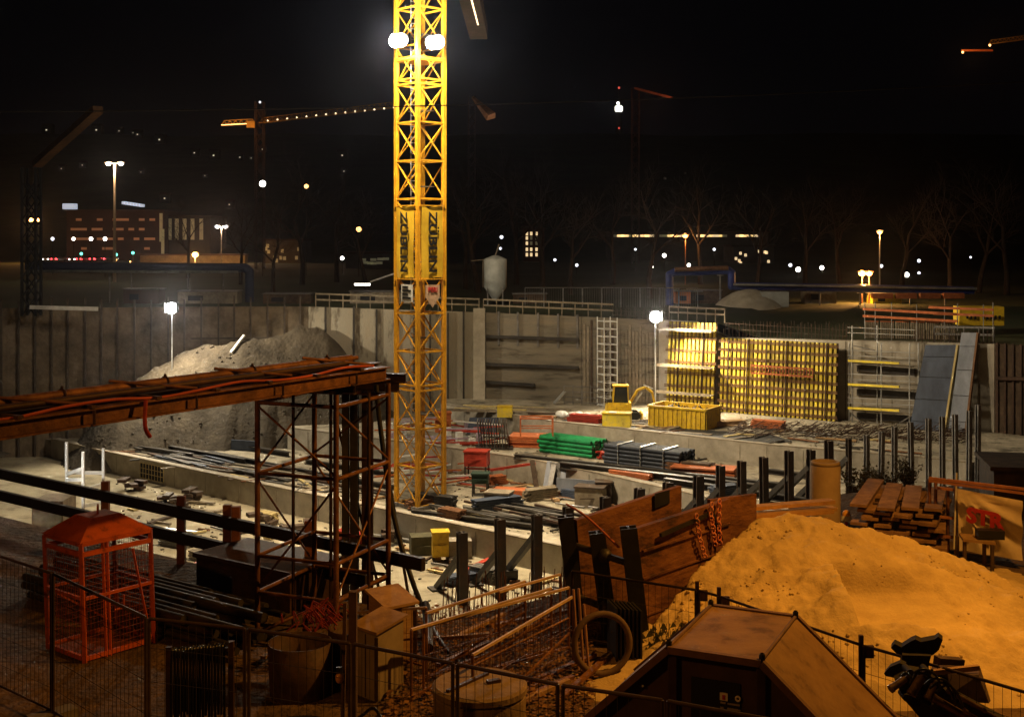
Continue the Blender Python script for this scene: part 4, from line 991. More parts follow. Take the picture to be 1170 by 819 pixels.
q.part('wire_mesh', mat('cage_mesh',(.35,.085,.015),(.22,.05,.01)), t)
q = MB(); q.hexa([ca+V(0,0,.02),cb+V(0,0,.02),cc+V(0,0,.02),cd+V(0,0,.02),ca+V(0,0,.05),cb+V(0,0,.05),cc+V(0,0,.05),cd+V(0,0,.05)]); q.part('floor_plate', mat('cage_floor',(.22,.06,.02)), t)
q = MB(); e_ = .05; cen = (ca+cc)/2; top = []; bot = []
for p in (ca,cb,cc,cd): o = (p-cen).normalized()*e_; bot.append(p+o+V(-.06,0,hh+.02)); top.append(cen+(p-cen)*.42+V(-.06,0,hh+.30))
q.hexa(bot+top); q.part('roof', CAGEO, t)
q = MB(); q.torus(cen+V(-.06,0,hh+.37), (1,.3,0), .07, .018, 14, 6); q.part('lifting_eye', CAGEO, t)

# ================================================================ CABINETS
def cabinet(px, py, w_, d_, h_, rz, m_, label, slope=.12):
    p = G(px,py,0); M3 = Matrix.Rotation(rz,3,'Z'); t = E('plywood_cabinet', p, label, 'cabinet')
    def c3(x,y,z): return p+M3@V(x,y,z)
    q = MB(); q.hexa([c3(-w_/2,0,0),c3(w_/2,0,0),c3(w_/2,d_,0),c3(-w_/2,d_,0),c3(-w_/2,0,h_-slope),c3(w_/2,0,h_-slope),c3(w_/2,d_,h_),c3(-w_/2,d_,h_)]); q.part('body', m_, t)
    q = MB(); e_ = .05; q.hexa([c3(-w_/2-e_,-e_,h_-slope),c3(w_/2+e_,-e_,h_-slope),c3(w_/2+e_,d_+e_,h_+.01),c3(-w_/2-e_,d_+e_,h_+.01),c3(-w_/2-e_,-e_,h_-slope+.04),c3(w_/2+e_,-e_,h_-slope+.04),c3(w_/2+e_,d_+e_,h_+.05),c3(-w_/2-e_,d_+e_,h_+.05)]); q.part('lid', WOOD, t)
    q = MB(); q.beam(c3(-w_/2-.002,-.012,.02), c3(-w_/2-.002,-.012,h_-slope-.05), .05, .03); q.beam(c3(w_/2,-.012,.02), c3(w_/2,-.012,h_-slope-.05), .05, .03); q.beam(c3(0,-.012,.02), c3(0,-.012,h_-slope-.05), .01, .01); q.part('corner_strip', WOODD, t)
cabinet(418,797,.48,.5,1.08,-.75,mat('plywood_grey',(.30,.25,.19),(.22,.18,.13),3,.7),'lower grey plywood cabinet with a sloping lid left of its taller neighbour')
cabinet(458,762,.5,.55,1.05,.62,WOOD,'taller orange-lit plywood cabinet standing behind the grey one')

# ================================================================ FENCES
def fence_run(nodes, h, zb, label, grp, feet=True, m=GALVD, wires=True, sp=.11, fr=.021, name='mobile_fence'):
    for i in range(len(nodes)-1):
        a, b = Vector(nodes[i]), Vector(nodes[i+1]); a.z = b.z = zb; L = (b-a).length; d = (b-a)/L
        t = E(name, a, label, 'fence', grp); g = .03
        q = MB(); a2, b2 = a+d*g, b-d*g
        q.tube(a2+V(0,0,.1), a2+V(0,0,h), fr, 7); q.tube(b2+V(0,0,.1), b2+V(0,0,h), fr, 7); q.tube(a2+V(0,0,h), b2+V(0,0,h), fr, 7); q.tube(a2+V(0,0,.15), b2+V(0,0,.15), fr*.8, 7); q.part('frame', m, t); m0 = m; m = mat('fence_wire',(.035,.028,.024),(.02,.016,.014),8,.8)
        if wires:
            q = MB(); n = max(2,int(L/sp))
            for k in range(1,n): u = a2.lerp(b2,k/n); q.tube(u+V(0,0,.15), u+V(0,0,h), .0035, 3, cap=False, smooth=False)
            for z in (.45,.85,1.25,1.65):
                if z < h-.1: q.tube(a2+V(0,0,z), b2+V(0,0,z), .0035, 3, cap=False, smooth=False)
            q.part('wire_mesh', m, t)
        m = m0
        if feet: q = MB(); q.box(a+V(0,0,.07),(.26,.62,.13),math.atan2(d.y,d.x)); q.part('foot_block', CONCD, t)
FM = mat('fence_steel',(.10,.07,.055),(.06,.04,.032),8,.6,.3)
fence_run([G(*p,2.0) for p in ((-60,615),(60,655),(168,706),(282,718),(402,735),(520,758),(640,782),(760,800),(905,826),(1080,860))], 2.0, 0, 'mobile mesh fence panel in the foreground along the bottom of the picture', 'front row of mobile fence panels', m=FM)
fence_run([G(*p,1.2) for p in ((652,652),(797,674),(822,681),(985,737),(1075,762),(1190,796))], 1.2, 0, 'low dark mesh fence panel between the roofed container and the sand', 'low fence in front of the sand pile', m=mat('fence_dark',(.05,.035,.03),(.03,.02,.02),8,.5,.5), name='low_fence', feet=False)
for p in (G(797,674,1.2),G(822,681,1.2),G(985,737,1.2)):
    b = MB(); b.beam(V(p.x,p.y,0)+V(0,.05,0), V(p.x,p.y,1.32)+V(0,.05,0), .055, .055); b.box((p.x+.09,p.y,1.12),(.12,.05,.16)); b.thing('fence_post', RUSTD, 'dark square post of the low fence in front of the sand pile', 'post', 'posts of the low fence')
# zigzag timber-topped barriers, centre bottom
OR_ = mat('pale_rail',(.62,.46,.26),(.45,.30,.15),6,.6)
def rail_bar(p, q_, z0, z1, label, mesh=True):
    a, b = G(*p,z0), G(*q_,z1); d = (b-a); L = d.length
    t = E('mesh_barrier', V(a.x,a.y,0), label, 'barrier', 'light-topped mesh barriers at the pit edge')
    q = MB(); q.beam(a,b,.032,.036); q.part('top_rail', OR_, t)
    q = MB(); q.tube(a, V(a.x,a.y,0), .022, 6); q.tube(b, V(b.x,b.y,0), .022, 6); q.beam(V(a.x,a.y,.12),V(b.x,b.y,.12),.03,.03); q.part('post', RUST, t)
    q = MB(); n = int(L/.1)
    for k in range(1,n): u = a.lerp(b,k/n); q.tube(u, V(u.x,u.y,.1), .0045, 3, cap=False, smooth=False)
    for f_ in (.3,.6): q.tube(V(a.x,a.y,a.z*f_), V(b.x,b.y,b.z*f_), .0045, 3, cap=False, smooth=False)
    q.part('wire_mesh', RUST, t)
    q = MB(); q.tube(V(a.x,a.y,.1), V(b.x,b.y,b.z*.55), .018, 5); q.part('brace', RUST, t)
rail_bar((487,700),(600,664),1.05,1.05,'farthest light-topped barrier behind the black cable')
rail_bar((570,676),(640,656),1.05,1.05,'short light-topped barrier nearest the first steel pile')
rail_bar((470,719),(630,672),1.05,1.05,'long light-topped barrier starting at the taller cabinet')
rail_bar((484,716),(650,671),1.0,1.05,'second long light-topped barrier close behind the first')
rail_bar((540,748),(655,681),1.05,1.1,'light-topped barrier rising steeply above the round concrete cover')
rail_bar((395,700),(487,694),.6,1.0,'low light-topped barrier between the cabinets and the scaffold tower')
t = E('barrier_gate', G(663,760,0), 'upright rusty gate frame beside the trench shield', 'gate')
q = MB()
for (x,y0,y1) in ((655,673,772),(661,672,776),(667,690,770)):
    a = P(x,y0,18.6); c_ = P(x+6,y1,18.4); q.tube(a,V(c_.x,c_.y,0),.022,6)
q.part('frame', mat('pinkish_rail',(.40,.22,.16)), t)
# rebar starter thicket below barriers, at pit edge
b = MB()
for k in range(60):
    px = random.uniform(470,655); u = random.random(); Y = 21.4+.9*u+(px-470)*.008; x = (px-CX)*Y/F; h0 = random.uniform(-.2,.55)
    b.tube((x,Y,-.6),(x+random.uniform(-.08,.08),Y+random.uniform(-.05,.05),h0*.8), .011, 3, cap=False, smooth=False)
b.thing('rebar_thicket', RUST, 'thicket of thin upright rebar behind the light-topped barriers', 'rebar')
# litter stuff
b = MB()
for k in range(5200):
    px, py = random.uniform(440,680), random.uniform(690,835); p = G(px,py,0)
    if p.y > 21.6: continue
    s_ = random.uniform(.01,.038); a = random.random()*3.1; x_ = V(math.cos(a),math.sin(a),random.uniform(-.3,.3))*s_*random.uniform(1,2.2); y_ = V(-math.sin(a),math.cos(a),random.uniform(-.4,.4))*s_; p.z = .03+random.random()*.12
    b.add([p-x_,p-y_,p+x_,p+y_],[(0,1,2,3)])
structure(b, 'leaf_litter', RUBB, 'dry leaves and rubble on the ground round the barriers', 'litter', 'stuff')
for i,(x0,y0,x1,y1) in enumerate(((600,800,655,782),(598,806,650,790),(640,806,690,770),(650,700,560,745),(500,770,560,745),(470,735,560,740),(560,720,650,705),(520,735,600,700),(380,770,330,800),(345,735,300,760),(590,790,680,760))):
    a, c_ = G(x0,y0,0), G(x1,y1,0); b = MB(); b.beam(a+V(0,0,.06+.02*i%.1), c_+V(0,0,.12+.05*(i%3)), .08, .05); b.thing('timber_batten', WOOD if i%2 else RUST, 'thin batten lying among the litter round the barriers', 'batten', 'battens lying at the foreground barriers')
# round concrete cover
p = G(549,819,0); p = V(-.42,15.9,0)
t = E('concrete_ring', p, 'squat round concrete shaft ring with a flat lid in the bottom centre', 'shaft ring')
q = MB(); q.lathe([(0.001,0),(.60,0),(.60,.62),(.58,.64),(.56,.66),(.62,.67),(.62,.74),(.58,.77),(.001,.77)], p, 40, False); q.part('body', mat('ring_concrete',(.26,.19,.12),(.17,.12,.075),3,.9,bump=.4,bscale=14), t)
q = MB(); q.beam(p+V(-.4,-.35,.79), p+V(.1,.3,.79), .05, .03); q.box(p+V(.18,0,.79),(.18,.08,.04),.4); q.part('lid_bar', RUSTD, t)
# hose rack
p = G(222,819,0); p = V(-3.95,15.45,0)
t = E('hose_rack', p, 'stand hung with a curtain of black hoses behind the front fence', 'hose rack')
hx = V(.96,.28,0).normalized()
q = MB()
for s_ in (-.36,.40): q.beam(p+hx*s_, p+hx*s_+V(0,0,1.42), .07, .07); q.beam(p+hx*s_+V(0,-.3,0.03), p+hx*s_+V(0,.3,0.03), .06, .05)
q.beam(p+hx*-.4+V(0,0,1.32), p+hx*.44+V(0,0,1.32), .05, .05); q.part('stand', RUSTD, t)
for k in range(17):
    u = p+hx*(-.31+.038*k); q = MB(); zb = .42+.12*random.random()
    q.hose([u+V(0,-.09,zb+.1),u+V(.0,-.10,.9),u+V(0,-.06,1.33),u+V(0,0,1.375),u+V(0,.06,1.3),u+V(0,.08,zb)], .019, 6, 4); q.part('hose', mat('glossy_black',(.012,.012,.012),(.02,.02,.02),5,.25), t)
# coiled hose on ground, red bush of cable, barrel tubs
b = MB()
for k in range(4): b.torus(V(-2.75,15.9,.04+.05*k),(0,0.02*k,1),.36+.02*k,.022,30,6)
b.hose([V(-2.4,15.9,.1),V(-2.0,16.1,.25),V(-1.8,16.0,.4),V(-1.6,15.6,.3),V(-1.3,15.3,.05)],.022,6,6)
b.thing('coiled_hose', BLACK, 'black hose coiled on the ground right of the hose rack', 'hose')
b = MB(); b.lathe([(.42,0),(.46,.75),(.44,.75),(.40,.05),(.001,.05)],V(-3.05,17.6,0),22); b.thing('steel_barrel', RUSTD, 'wide dark barrel behind the coiled hose', 'barrel')
b = MB(); b.lathe([(.34,0),(.37,.8),(.35,.8),(.31,.05),(.001,.05)],V(-2.35,18.1,0),22); b.thing('steel_barrel', RUSTD, 'narrow dark barrel left of the grey plywood cabinet', 'barrel')
b = MB()
for k in range(46):
    p = V(-2.9,18.6,.75)+V(random.gauss(0,.22),random.gauss(0,.15),random.gauss(0,.12)); b.hose([p,p+V(random.uniform(-.15,.15),.05,.12),p+V(random.uniform(-.2,.2),0,-.02)],.012,4,3)
b.thing('cable_tangle', mat('dull_red_cable',(.26,.035,.025),(.16,.02,.015)), 'tangle of red plastic cable on top of the barrels', 'cable')
t = E('warning_lamp', P(388,772,14.7), 'small unlit orange warning lamp hooked on the front fence', 'lamp')
b = MB(); b.sphere(P(388,774,13.95), .05, 10, 6, 1.3); b.part('lens', mat('amber_lens',(.85,.42,.06),(.75,.35,.05),3,.3), t)
b = MB(); b.box(P(388,765,13.95),(.07,.05,.07)); b.part('housing', BLACK, t)
# pole at 402
b = MB(); q_ = P(402,735,13.9); b.beam(V(q_.x,q_.y+.1,0),V(q_.x,q_.y+.1,2.5),.09,.09); b.beam(V(q_.x-.14,q_.y+.16,0),V(q_.x-.1,q_.y+.16,2.35),.04,.04); b.thing('timber_post', mat('post_wood',(.22,.13,.08),(.13,.08,.05)), 'upright timber post tied to the front fence left of the cabinets', 'post')

# ================================================================ TRENCH SHIELD
pA, pB = V(1.96,19.6,0), V(3.8,21.3,0); pC, pD = V(1.12,20.7,0), V(3.1,22.4,0)
t = E('trench_shield', (pA+pD)/2, 'rusty brown trench shield of two steel plates with black end posts beside the sand', 'trench shield')
def plate(a, b, za, zb, th, m_, name='side_plate', lab=None, bot=0):
    d = (b-a).normalized(); nn = V(-d.y,d.x,0)*th
    q = MB(); q.hexa([a+V(0,0,bot),b+V(0,0,bot),b+nn+V(0,0,bot),a+nn+V(0,0,bot),a+V(-.12,0,za),b+V(0,0,zb),b+nn+V(0,0,zb),a+nn+V(-.12,0,za)]); q.part(name, m_, t, lab); return d,nn
plate(pA+V(.16,.14,0),pB,1.86,2.02,.1,RPLATE); plate(pC+V(.1,.1,0),pD,1.76,2.02,.1,RPLATE)
for a,zt in ((pA,1.92),(pC,1.85),(pC.lerp(pA,.45),1.7)):
    q = MB(); a2 = a+V(.12,0,0) if a is not pC else a; q.ibeam(a2, a2+V(-.22,0,zt), .26, .24, .03, up=(0,1,0)); q.part('end_post', BLACK, t)
for z in (.5,1.35):
    q = MB(); q.tube(pA+V(-.1,0,z), pC+V(-.05,0,z), .06, 8); q.sphere(pA.lerp(pC,.4)+V(-.1,0,z),.12,8,6); q.part('spreader_strut', STEEL, t); q = MB(); q.tube(pB+V(-.4,-.35,z), pD+V(-.3,-.3,z), .06, 8); q.part('spreader_strut', STEEL, t)
dpl = (pB-pA).normalized(); npl = V(dpl.y,-dpl.x,0)
q = MB(); u = pA+dpl*.6+npl*.03; q.beam(u+V(0,0,1.70), pB-dpl*.55+npl*.03+V(0,0,1.86), .05, .06); q.beam(pB-dpl*.55+npl*.03+V(0,0,1.86), pB-dpl*.3+npl*.03+V(0,0,1.35), .05, .06); q.part('edge_bar', BLACK, t)
for zz_ in (.45,1.05,1.5):
    q = MB(); q.beam(pA+dpl*.25+npl*.02+V(-.05,0,zz_), pB-dpl*.05+npl*.02+V(0,0,zz_+.1), .05, .03); q.part('weld_rib', RPLATE, t)
q = MB(); q.hexa([pD+V(-.55,-.52,1.72),pD+V(-.25,-.25,1.76),pD+V(-.25,-.22,1.76),pD+V(-.55,-.49,1.72),pD+V(-.55,-.52,1.98),pD+V(-.25,-.25,2.0),pD+V(-.25,-.22,2.0),pD+V(-.55,-.49,1.98)]); q.part('cutout_dark', BLACK, t)  # black plate put in for the dark of the hole
q = MB(); q.hose([pA+V(-.25,0,1.6),pA.lerp(pC,.5)+V(-.3,0,1.95),pC+V(-.2,0,2.05)], .02, 6, 6); q.part('sling', mat('red_sling',(.5,.14,.08)), t)
# front plate continuation right
pE = pB+V(.02,.02,0); plate(pB+V(-.25,-.1,0), pB+V(.55,.5,0), 2.02, 2.0, .08, RPLATE)
def chain(pts, label, r=.045):
    pts = [Vector(p) for p in pts]; b = MB(); L = 0; k = 0
    for a, c_ in zip(pts[:-1], pts[1:]):
        d = (c_-a); n = max(1,int(d.length/.075)); d.normalize(); s_ = d.orthogonal().normalized(); u = d.cross(s_)
        for i in range(n):
            m_ = a.lerp(c_,(i+.5)/n); ax = s_ if k%2 else u; k += 1; b.torus(m_, ax, r, .014, 10, 5)
    return b.thing('lifting_chain', mat('red_white_chain',(.62,.30,.20),(.50,.12,.07),9,.5), label, 'chain', 'lifting chains draped over the trench shield')
o = npl*.08
chain([pB-dpl*1.05+o+V(0,0,1.93),pB-dpl*.95+o+V(0,0,1.5),pB-dpl*.8+o+V(0,0,1.15)],'lifting chain hanging nearest the black end posts')
chain([pB-dpl*.62+o+V(0,0,2.06),pB-dpl*.66+o+V(0,0,1.9),pB-dpl*.52+o+V(0,0,1.3)],'middle lifting chain over the top edge of the front plate')
chain([pB-dpl*.42+o+V(0,0,2.08),pB-dpl*.44+o+V(0,0,1.7),pB-dpl*.40+o+V(0,0,1.3)],'lifting chain hanging nearest the sand pile')
# concrete ring leaning
b = MB(); c_ = P(688,745,18.2); b.torus(V(c_.x,c_.y,.52),(.25,-1,.12),.43,.048,36,10); b.thing('pipe_ring', mat('ring_beige',(.15,.10,.07),(.10,.065,.045)), 'beige concrete ring standing upright in front of the trench shield posts', 'ring')
b = MB()
for k in range(7): b.box((1.55+.06*k,18.9-.02*k,.45),(.03,.5,.9),.2)
b.thing('board_stack', BLACK, 'dark boards standing behind the upright concrete ring', 'boards')
b = MB()
for k in range(300):
    p = V(2.75+random.gauss(0,.35),18.9+random.gauss(0,.2),random.random()*.5); b.add([p,p+V(.05,.02,.1),p+V(.1,-.03,.04)],[(0,1,2)])
for k in range(24): p = V(2.75+random.gauss(0,.3),18.9,0); b.tube(p,p+V(random.uniform(-.2,.2),0,.6),.006,3,cap=False)
b.thing('shrub', LEAF, 'small scrubby bush between the trench shield and the low fence', 'shrub')

# ================================================================ SAND
def sandf(x, y):
    # ridge along X, steep towards camera
    rx = (x-5.4)
    pk = (1.70*math.exp(-(abs(x-4.9)/2.75)**2.7) if x < 4.9 else 1.70*math.exp(-((x-4.9)/2.25)**2))+.62*math.exp(-((x-7.7)/1.5)**2)
    yr = 21.6+.05*rx
    if y < yr: f = max(0, 1-(yr-y)/4.7)**1.05
    else: f = max(0, 1-(y-yr)/3.2)
    z = pk*f
    z += .38*math.exp(-((x-5.9)/1.3)**2-((y-18.6)/.9)**2)
    # scooped flat from a bucket
    u = (x-6.15)/.75; v_ = (y-19.3)/.75
    if abs(u) < 1.25 and abs(v_) < 1.25:
        m_ = min(1,max(0,(1.25-abs(u))/.2))*min(1,max(0,(1.25-abs(v_))/.2)); z = lerp(z, .60+.10*(y-19.3)+.03*u, m_)
        nz_ = 1-m_
    else: nz_ = 1
    sd_ = (x-1.96)*.679-(y-19.6)*.734
    if sd_ < .15: z *= max(0, 1-(.15-sd_)*5)
    e = min(1, z/.25) if z > 0 else 0
    z += .22*math.exp(-((x-6.15)/1.2)**2-((y-20.45)/.35)**2)+.16*math.exp(-((x-5.1)/.3)**2-((y-19.4)/.7)**2)
    z += nz_*e*(.12*fbm((x,y,0),1.1)+.045*fbm((x*.6,y*1.6,5),3.0)+.014*fbm((x*.7,y*1.4,9),8))
    z += e*nz_*.05*max(0,noise.noise(V(x*1.6,y*4.2,2)))*1.5
    return z-.03
sp = heightfield(.9, 10.6, 15.6, 25.6, 250, 240, sandf, -.025)
o = sp.thing('sand_pile', SAND, 'large pile of yellow sand with a smooth scooped patch in the foreground', 'sand pile')
cb = MB()
for k in range(2600):
    x = random.uniform(1.6,9.8); y = random.uniform(16.2,21.8)
    if random.random() > 2.6*max(0,noise.noise(V(x*.9,y*1.3,3))): continue
    z = sandf(x,y)
    if z < .05 or (abs((x-6.15)/.75) < 1.1 and abs((y-19.3)/.75) < 1.1): continue
    s_ = random.uniform(.008,.028)*random.choice([1,1,1.5]); q_ = [V(x,y,z)+V(random.gauss(0,1),random.gauss(0,1),abs(random.gauss(0,.8)))*s_ for _ in range(4)]
    cb.sphere(V(x,y,z+s_*.25), s_, 6, 4, .7)
cb.sm = [False]*len(cb.f)
c_ = cb.part('sand_clods', SAND, o); c_['kind'] = 'stuff'
# planks behind sand, left of pipe
for k in range(9):
    b = MB(); y_ = 24.6+.28*k; b.box((4.9+.12*k,y_,.14+.09*(k%4)+.05*k),(2.8,.26,.08),.32+.03*math.sin(k)); b.thing('timber_plank', mat('orange_plank',(.62,.36,.12),(.45,.24,.08),4,.8), 'plank in the loose pile behind the crest of the sand', 'plank', 'planks piled behind the sand')
# concrete pipe
p = V((943-CX)*28.5/F,28.5,0); t = E('concrete_pipe', p, 'tall pale clay-coloured pipe standing upright behind the sand pile', 'pipe')
q = MB(); q.lathe([(.345,0),(.345,1.28),(.315,1.30),(.335,1.305),(.335,1.36),(.31,1.375),(.27,1.375),(.27,.2)], p, 36); q.part('barrel', PIPEC, t)
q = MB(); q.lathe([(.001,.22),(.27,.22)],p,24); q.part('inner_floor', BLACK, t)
t = E('warning_beacon', V(7.25,26.4,0), 'small yellow domed beacon behind the sand right of the upright pipe', 'beacon')
p = P(967,588,26.4); q = MB(); q.sphere(p, .09, 12, 8, 1.2); q.part('dome', mat('amber_lens',(.85,.42,.06)), t)
q = MB(); q.lathe([(.12,-.12),(.10,-.02),(.06,0)],p,14); q.part('skirt', WHITE, t); q = MB(); q.tube(V(p.x,p.y,0),p-V(0,0,.1),.035,8); q.part('pole', REDP, t)
b = MB(); b.hose([P(984,592,26.5),P(986,581,26.5),P(992,578,26.6),P(996,581,26.5),P(1000,586,26.3)],.03,6,5); b.thing('white_strap', WHITE, 'white strap curling over the left end of the plank stack', 'strap')
# plank stack
t = E('plank_stack', V(8.1,26.3,0), 'stack of wide brown boards right of the sand pile', 'plank stack')
for k in range(9):
  for j_ in range(4):
    q = MB(); q.box((8.25-.55+.38*j_+.09*math.sin(k*2.1+j_),26.2-.17*j_+.12*math.cos(k*1.7+j_*2),.09+.125*k+.02*math.sin(j_+k)),(.34,2.2,.06),-.42+.07*math.sin(k*2.3+j_),.035+.03*math.sin(k+j_)); q.part('board', mat('brown_board',(.30,.18,.10),(.15,.085,.05),4,.8,bump=.2), t)
    if k%2 == 0: q = MB(); q.box((8.25,25.4,.03+.13*k),(1.4,.1,.05),-.42); q.part('spacer', WOODD, t)
# rack and banner
t = E('gate_frame', V(9.0,25.2,0), 'rusty scaffold frame holding the pale banner at the right', 'frame')
def PP(px,py,Y): return P(px,py,Y)
for px,yt,Y in ((1062,547,25.2),(1069,548,25.2),(1083,556,25.2),(1092,552,25.0)):
    a = PP(px,yt,Y); q = MB(); q.tube(V(a.x,a.y,0),a,.035,6); q.part('upright', RUST, t)
for (x0,y0,x1,y1) in ((1062,549,1190,566),(1062,546,1190,561),(1070,557,1095,560),(1072,590,1092,592),(1072,612,1092,614)):
    q = MB(); q.beam(PP(x0,y0,25.1),PP(x1,y1,23.5 if x1>1100 else 25.1),.06,.05); q.part('rail', mat('rust_rail',(.42,.19,.10),(.28,.11,.06)), t)
q = MB(); q.tube(PP(1093,540,25.0),PP(1090,627,24.9),.02,6); q.part('cord', WHITE, t)
A_ = PP(1094,558,24.95); B_ = PP(1168,572,24.2); C0 = PP(1094,628,24.9); C1 = PP(1168,640,24.2)
t2 = E('banner', V(A_.x,A_.y,C0.z), 'creased pale banner with large red letters hanging from the rusty frame at the right', 'banner')
vs = []; NX, NY = 28, 16
for j in range(NY+1):
    for i in range(NX+1):
        u, v_ = i/NX, j/NY; p = A_.lerp(B_,u).lerp(C0.lerp(C1,u),v_); ang_ = math.atan2(v_+.02,u+.02); p = p+V(0,-1,0)*(.07*math.sin(ang_*17)*min(1,(u+v_)*1.4)*(1-.5*u)); vs.append(p)
q = MB(); n7 = len(vs); q.add(vs+[v-V(0,-.012,0) for v in vs], [(j*(NX+1)+i,(j+1)*(NX+1)+i,(j+1)*(NX+1)+i+1,j*(NX+1)+i+1) for j in range(NY) for i in range(NX)]+[(n7+j*(NX+1)+i,n7+j*(NX+1)+i+1,n7+(j+1)*(NX+1)+i+1,n7+(j+1)*(NX+1)+i) for j in range(NY) for i in range(NX)], True); cl_ = q.part('cloth', CLOTH, t2)
dx = (B_-A_).normalized(); text_mesh('STR', .40, TXTR, 'lettering', cl_, PP(1104,588,24.65)+V(0,-.02,0), dx+V(0,0,-.02), (0.02,0,1), .012, 1.05, .02, 'LEFT')
# table
t = E('work_table', V(9.4,24.2,0), 'small table with a lit wooden top in front of the banner', 'table')
q = MB(); a = PP(1095,612,24.3); b_ = PP(1132,616,24.0); zt = a.z; q.hexa([V(a.x,a.y-.25,zt-.05),V(b_.x,b_.y-.25,zt-.05),V(b_.x+.1,b_.y+.25,zt-.05),V(a.x+.1,a.y+.25,zt-.05),V(a.x,a.y-.25,zt),V(b_.x,b_.y-.25,zt),V(b_.x+.1,b_.y+.25,zt),V(a.x+.1,a.y+.25,zt)]); q.part('table_top', WOOD, t)
for u in (0,1):
    for s_ in (-.2,.2): q = MB(); c0 = a.lerp(b_,u); q.beam(V(c0.x+.05*(1-2*u),c0.y+s_,0),V(c0.x+.05*(1-2*u),c0.y+s_,zt-.05),.06,.06); q.part('leg', WOODD, t)
b = MB(); b.box(V(b_.x-.0,b_.y+.05,zt+.1),(.5,.25,.17),-.1); b.thing('tool_case', BLACK, 'black case lying on the table in front of the banner', 'case')
b = MB(); p = V(13.2,30,0); b.box(p+V(0,0,.5),(3.0,2,1.0),-.2); b.box(p+V(0,0,1.06),(3.2,2.2,.10),-.2); b.thing('timber_hut', WOODD, 'dark timber hut behind the banner frame', 'hut')

# ================================================================ ROOFED CONTAINER
A_ = V(1.78,13.85,1.9); X_ = V(.905,-.425,0).normalized(); Y_ = V(.425,.905,0).normalized(); Lt, Wt = 1.06, 1.66
def cp(u, v_, z): q = A_+X_*u+Y_*v_; q.z = z; return q
t = E('roofed_container', cp(.5,.8,0), 'dark purple-brown container with a flat-topped brown tilted roof at the bottom right', 'container')
prof = [(-1.0,.95),(0,1.9),(Lt,1.9),(Lt+1.75,.35)]
fr = [(-1.0,0)]+prof+[(Lt+1.75,0)]
q = MB(); n = len(fr); ins = .06
vs = [cp(u,0+ins,z-(.03 if z else 0)) for u,z in fr]+[cp(u,Wt-ins,z-(.03 if z else 0)) for u,z in fr]
q.add(vs,[tuple(range(n)),tuple(range(2*n-1,n-1,-1))]+[(i,n+i,n+(i+1)%n,(i+1)%n) for i in range(n)]); q.part('body', SKIPP, t)
for k in range(3):
    (u0,z0),(u1,z1_) = prof[k],prof[k+1]; q = MB()
    q.hexa([cp(u0,-.04,z0-.012),cp(u1,-.04,z1_-.012),cp(u1,Wt+.04,z1_-.012),cp(u0,Wt+.04,z0-.012),cp(u0,-.04,z0+.02),cp(u1,-.04,z1_+.02),cp(u1,Wt+.04,z1_+.02),cp(u0,Wt+.04,z0+.02)]); q.part('roof_panel', SKIPR, t)
q = MB()
for v_ in (-.05,Wt+.05):
    for k in range(3): q.beam(cp(prof[k][0],v_,prof[k][1]), cp(prof[k+1][0],v_,prof[k+1][1]), .07, .08)
for (u,z) in prof[1:3]: q.tube(cp(u,-.05,z+.03),cp(u,Wt+.05,z+.03),.022,6)
q.part('roof_edge', mat('roof_edge_brown',(.20,.11,.07),(.12,.07,.045)), t)
q = MB()
for (u,z) in prof[1:3]:
    for v_ in (-.02,Wt+.02): q = MB(); q.lathe([(.035,0),(.035,.05),(.02,.07)], cp(u,v_,z+.03), 10); q.part('hinge_knob', BLACK, t)
q = MB()
for u in (.03,Lt-.02,-.98,Lt+1.0): zt = 1.86 if 0 <= u <= Lt else (.95 if u < 0 else .9); q.beam(cp(u,.0,0),cp(u,.0,zt),.09,.07)
q.beam(cp(0,.0,.12),cp(Lt,.0,.12),.07,.1); q.part('frame_post', SKIPP, t)
q = MB(); q.hexa([cp(.24,.04,1.10),cp(.8,.04,1.10),cp(.8,.06,1.10),cp(.24,.06,1.10),cp(.24,.04,1.6),cp(.8,.04,1.6),cp(.8,.06,1.6),cp(.24,.06,1.6)]); pn = q.part('sign_panel', TXT, t)
nf = -Y_
q = MB(); q.box(cp(.62,.03,1.44),(.09,.012,.085),math.atan2(X_.y,X_.x)); st = q.part('sticker', TXTW, pn)
q = MB(); q.box(cp(.62,.022,1.435),(.03,.012,.05),math.atan2(X_.y,X_.x)); q.part('sticker_mark', TXTR, st)
q = MB(); q.torus(cp(.78,.03,1.44), Y_, .025, .012, 12, 5); q.part('sticker', TXTW, pn)
for k,(u0,u1,z) in enumerate(((.58,.64,1.37),(.66,.80,1.37),(.58,.62,1.315),(.66,.81,1.315),(.64,.80,1.285))):
    q = MB(); q.beam(cp(u0,.03,z), cp(u1,.03,z), .01, .018 if k < 4 else .006); q.part('sticker_line', mat('faded_label',(.35,.30,.28)), pn)
q = MB(); q.sphere(cp(-.32,.01,1.42),.016,8,6); q.part('rivet', WHITE, t)

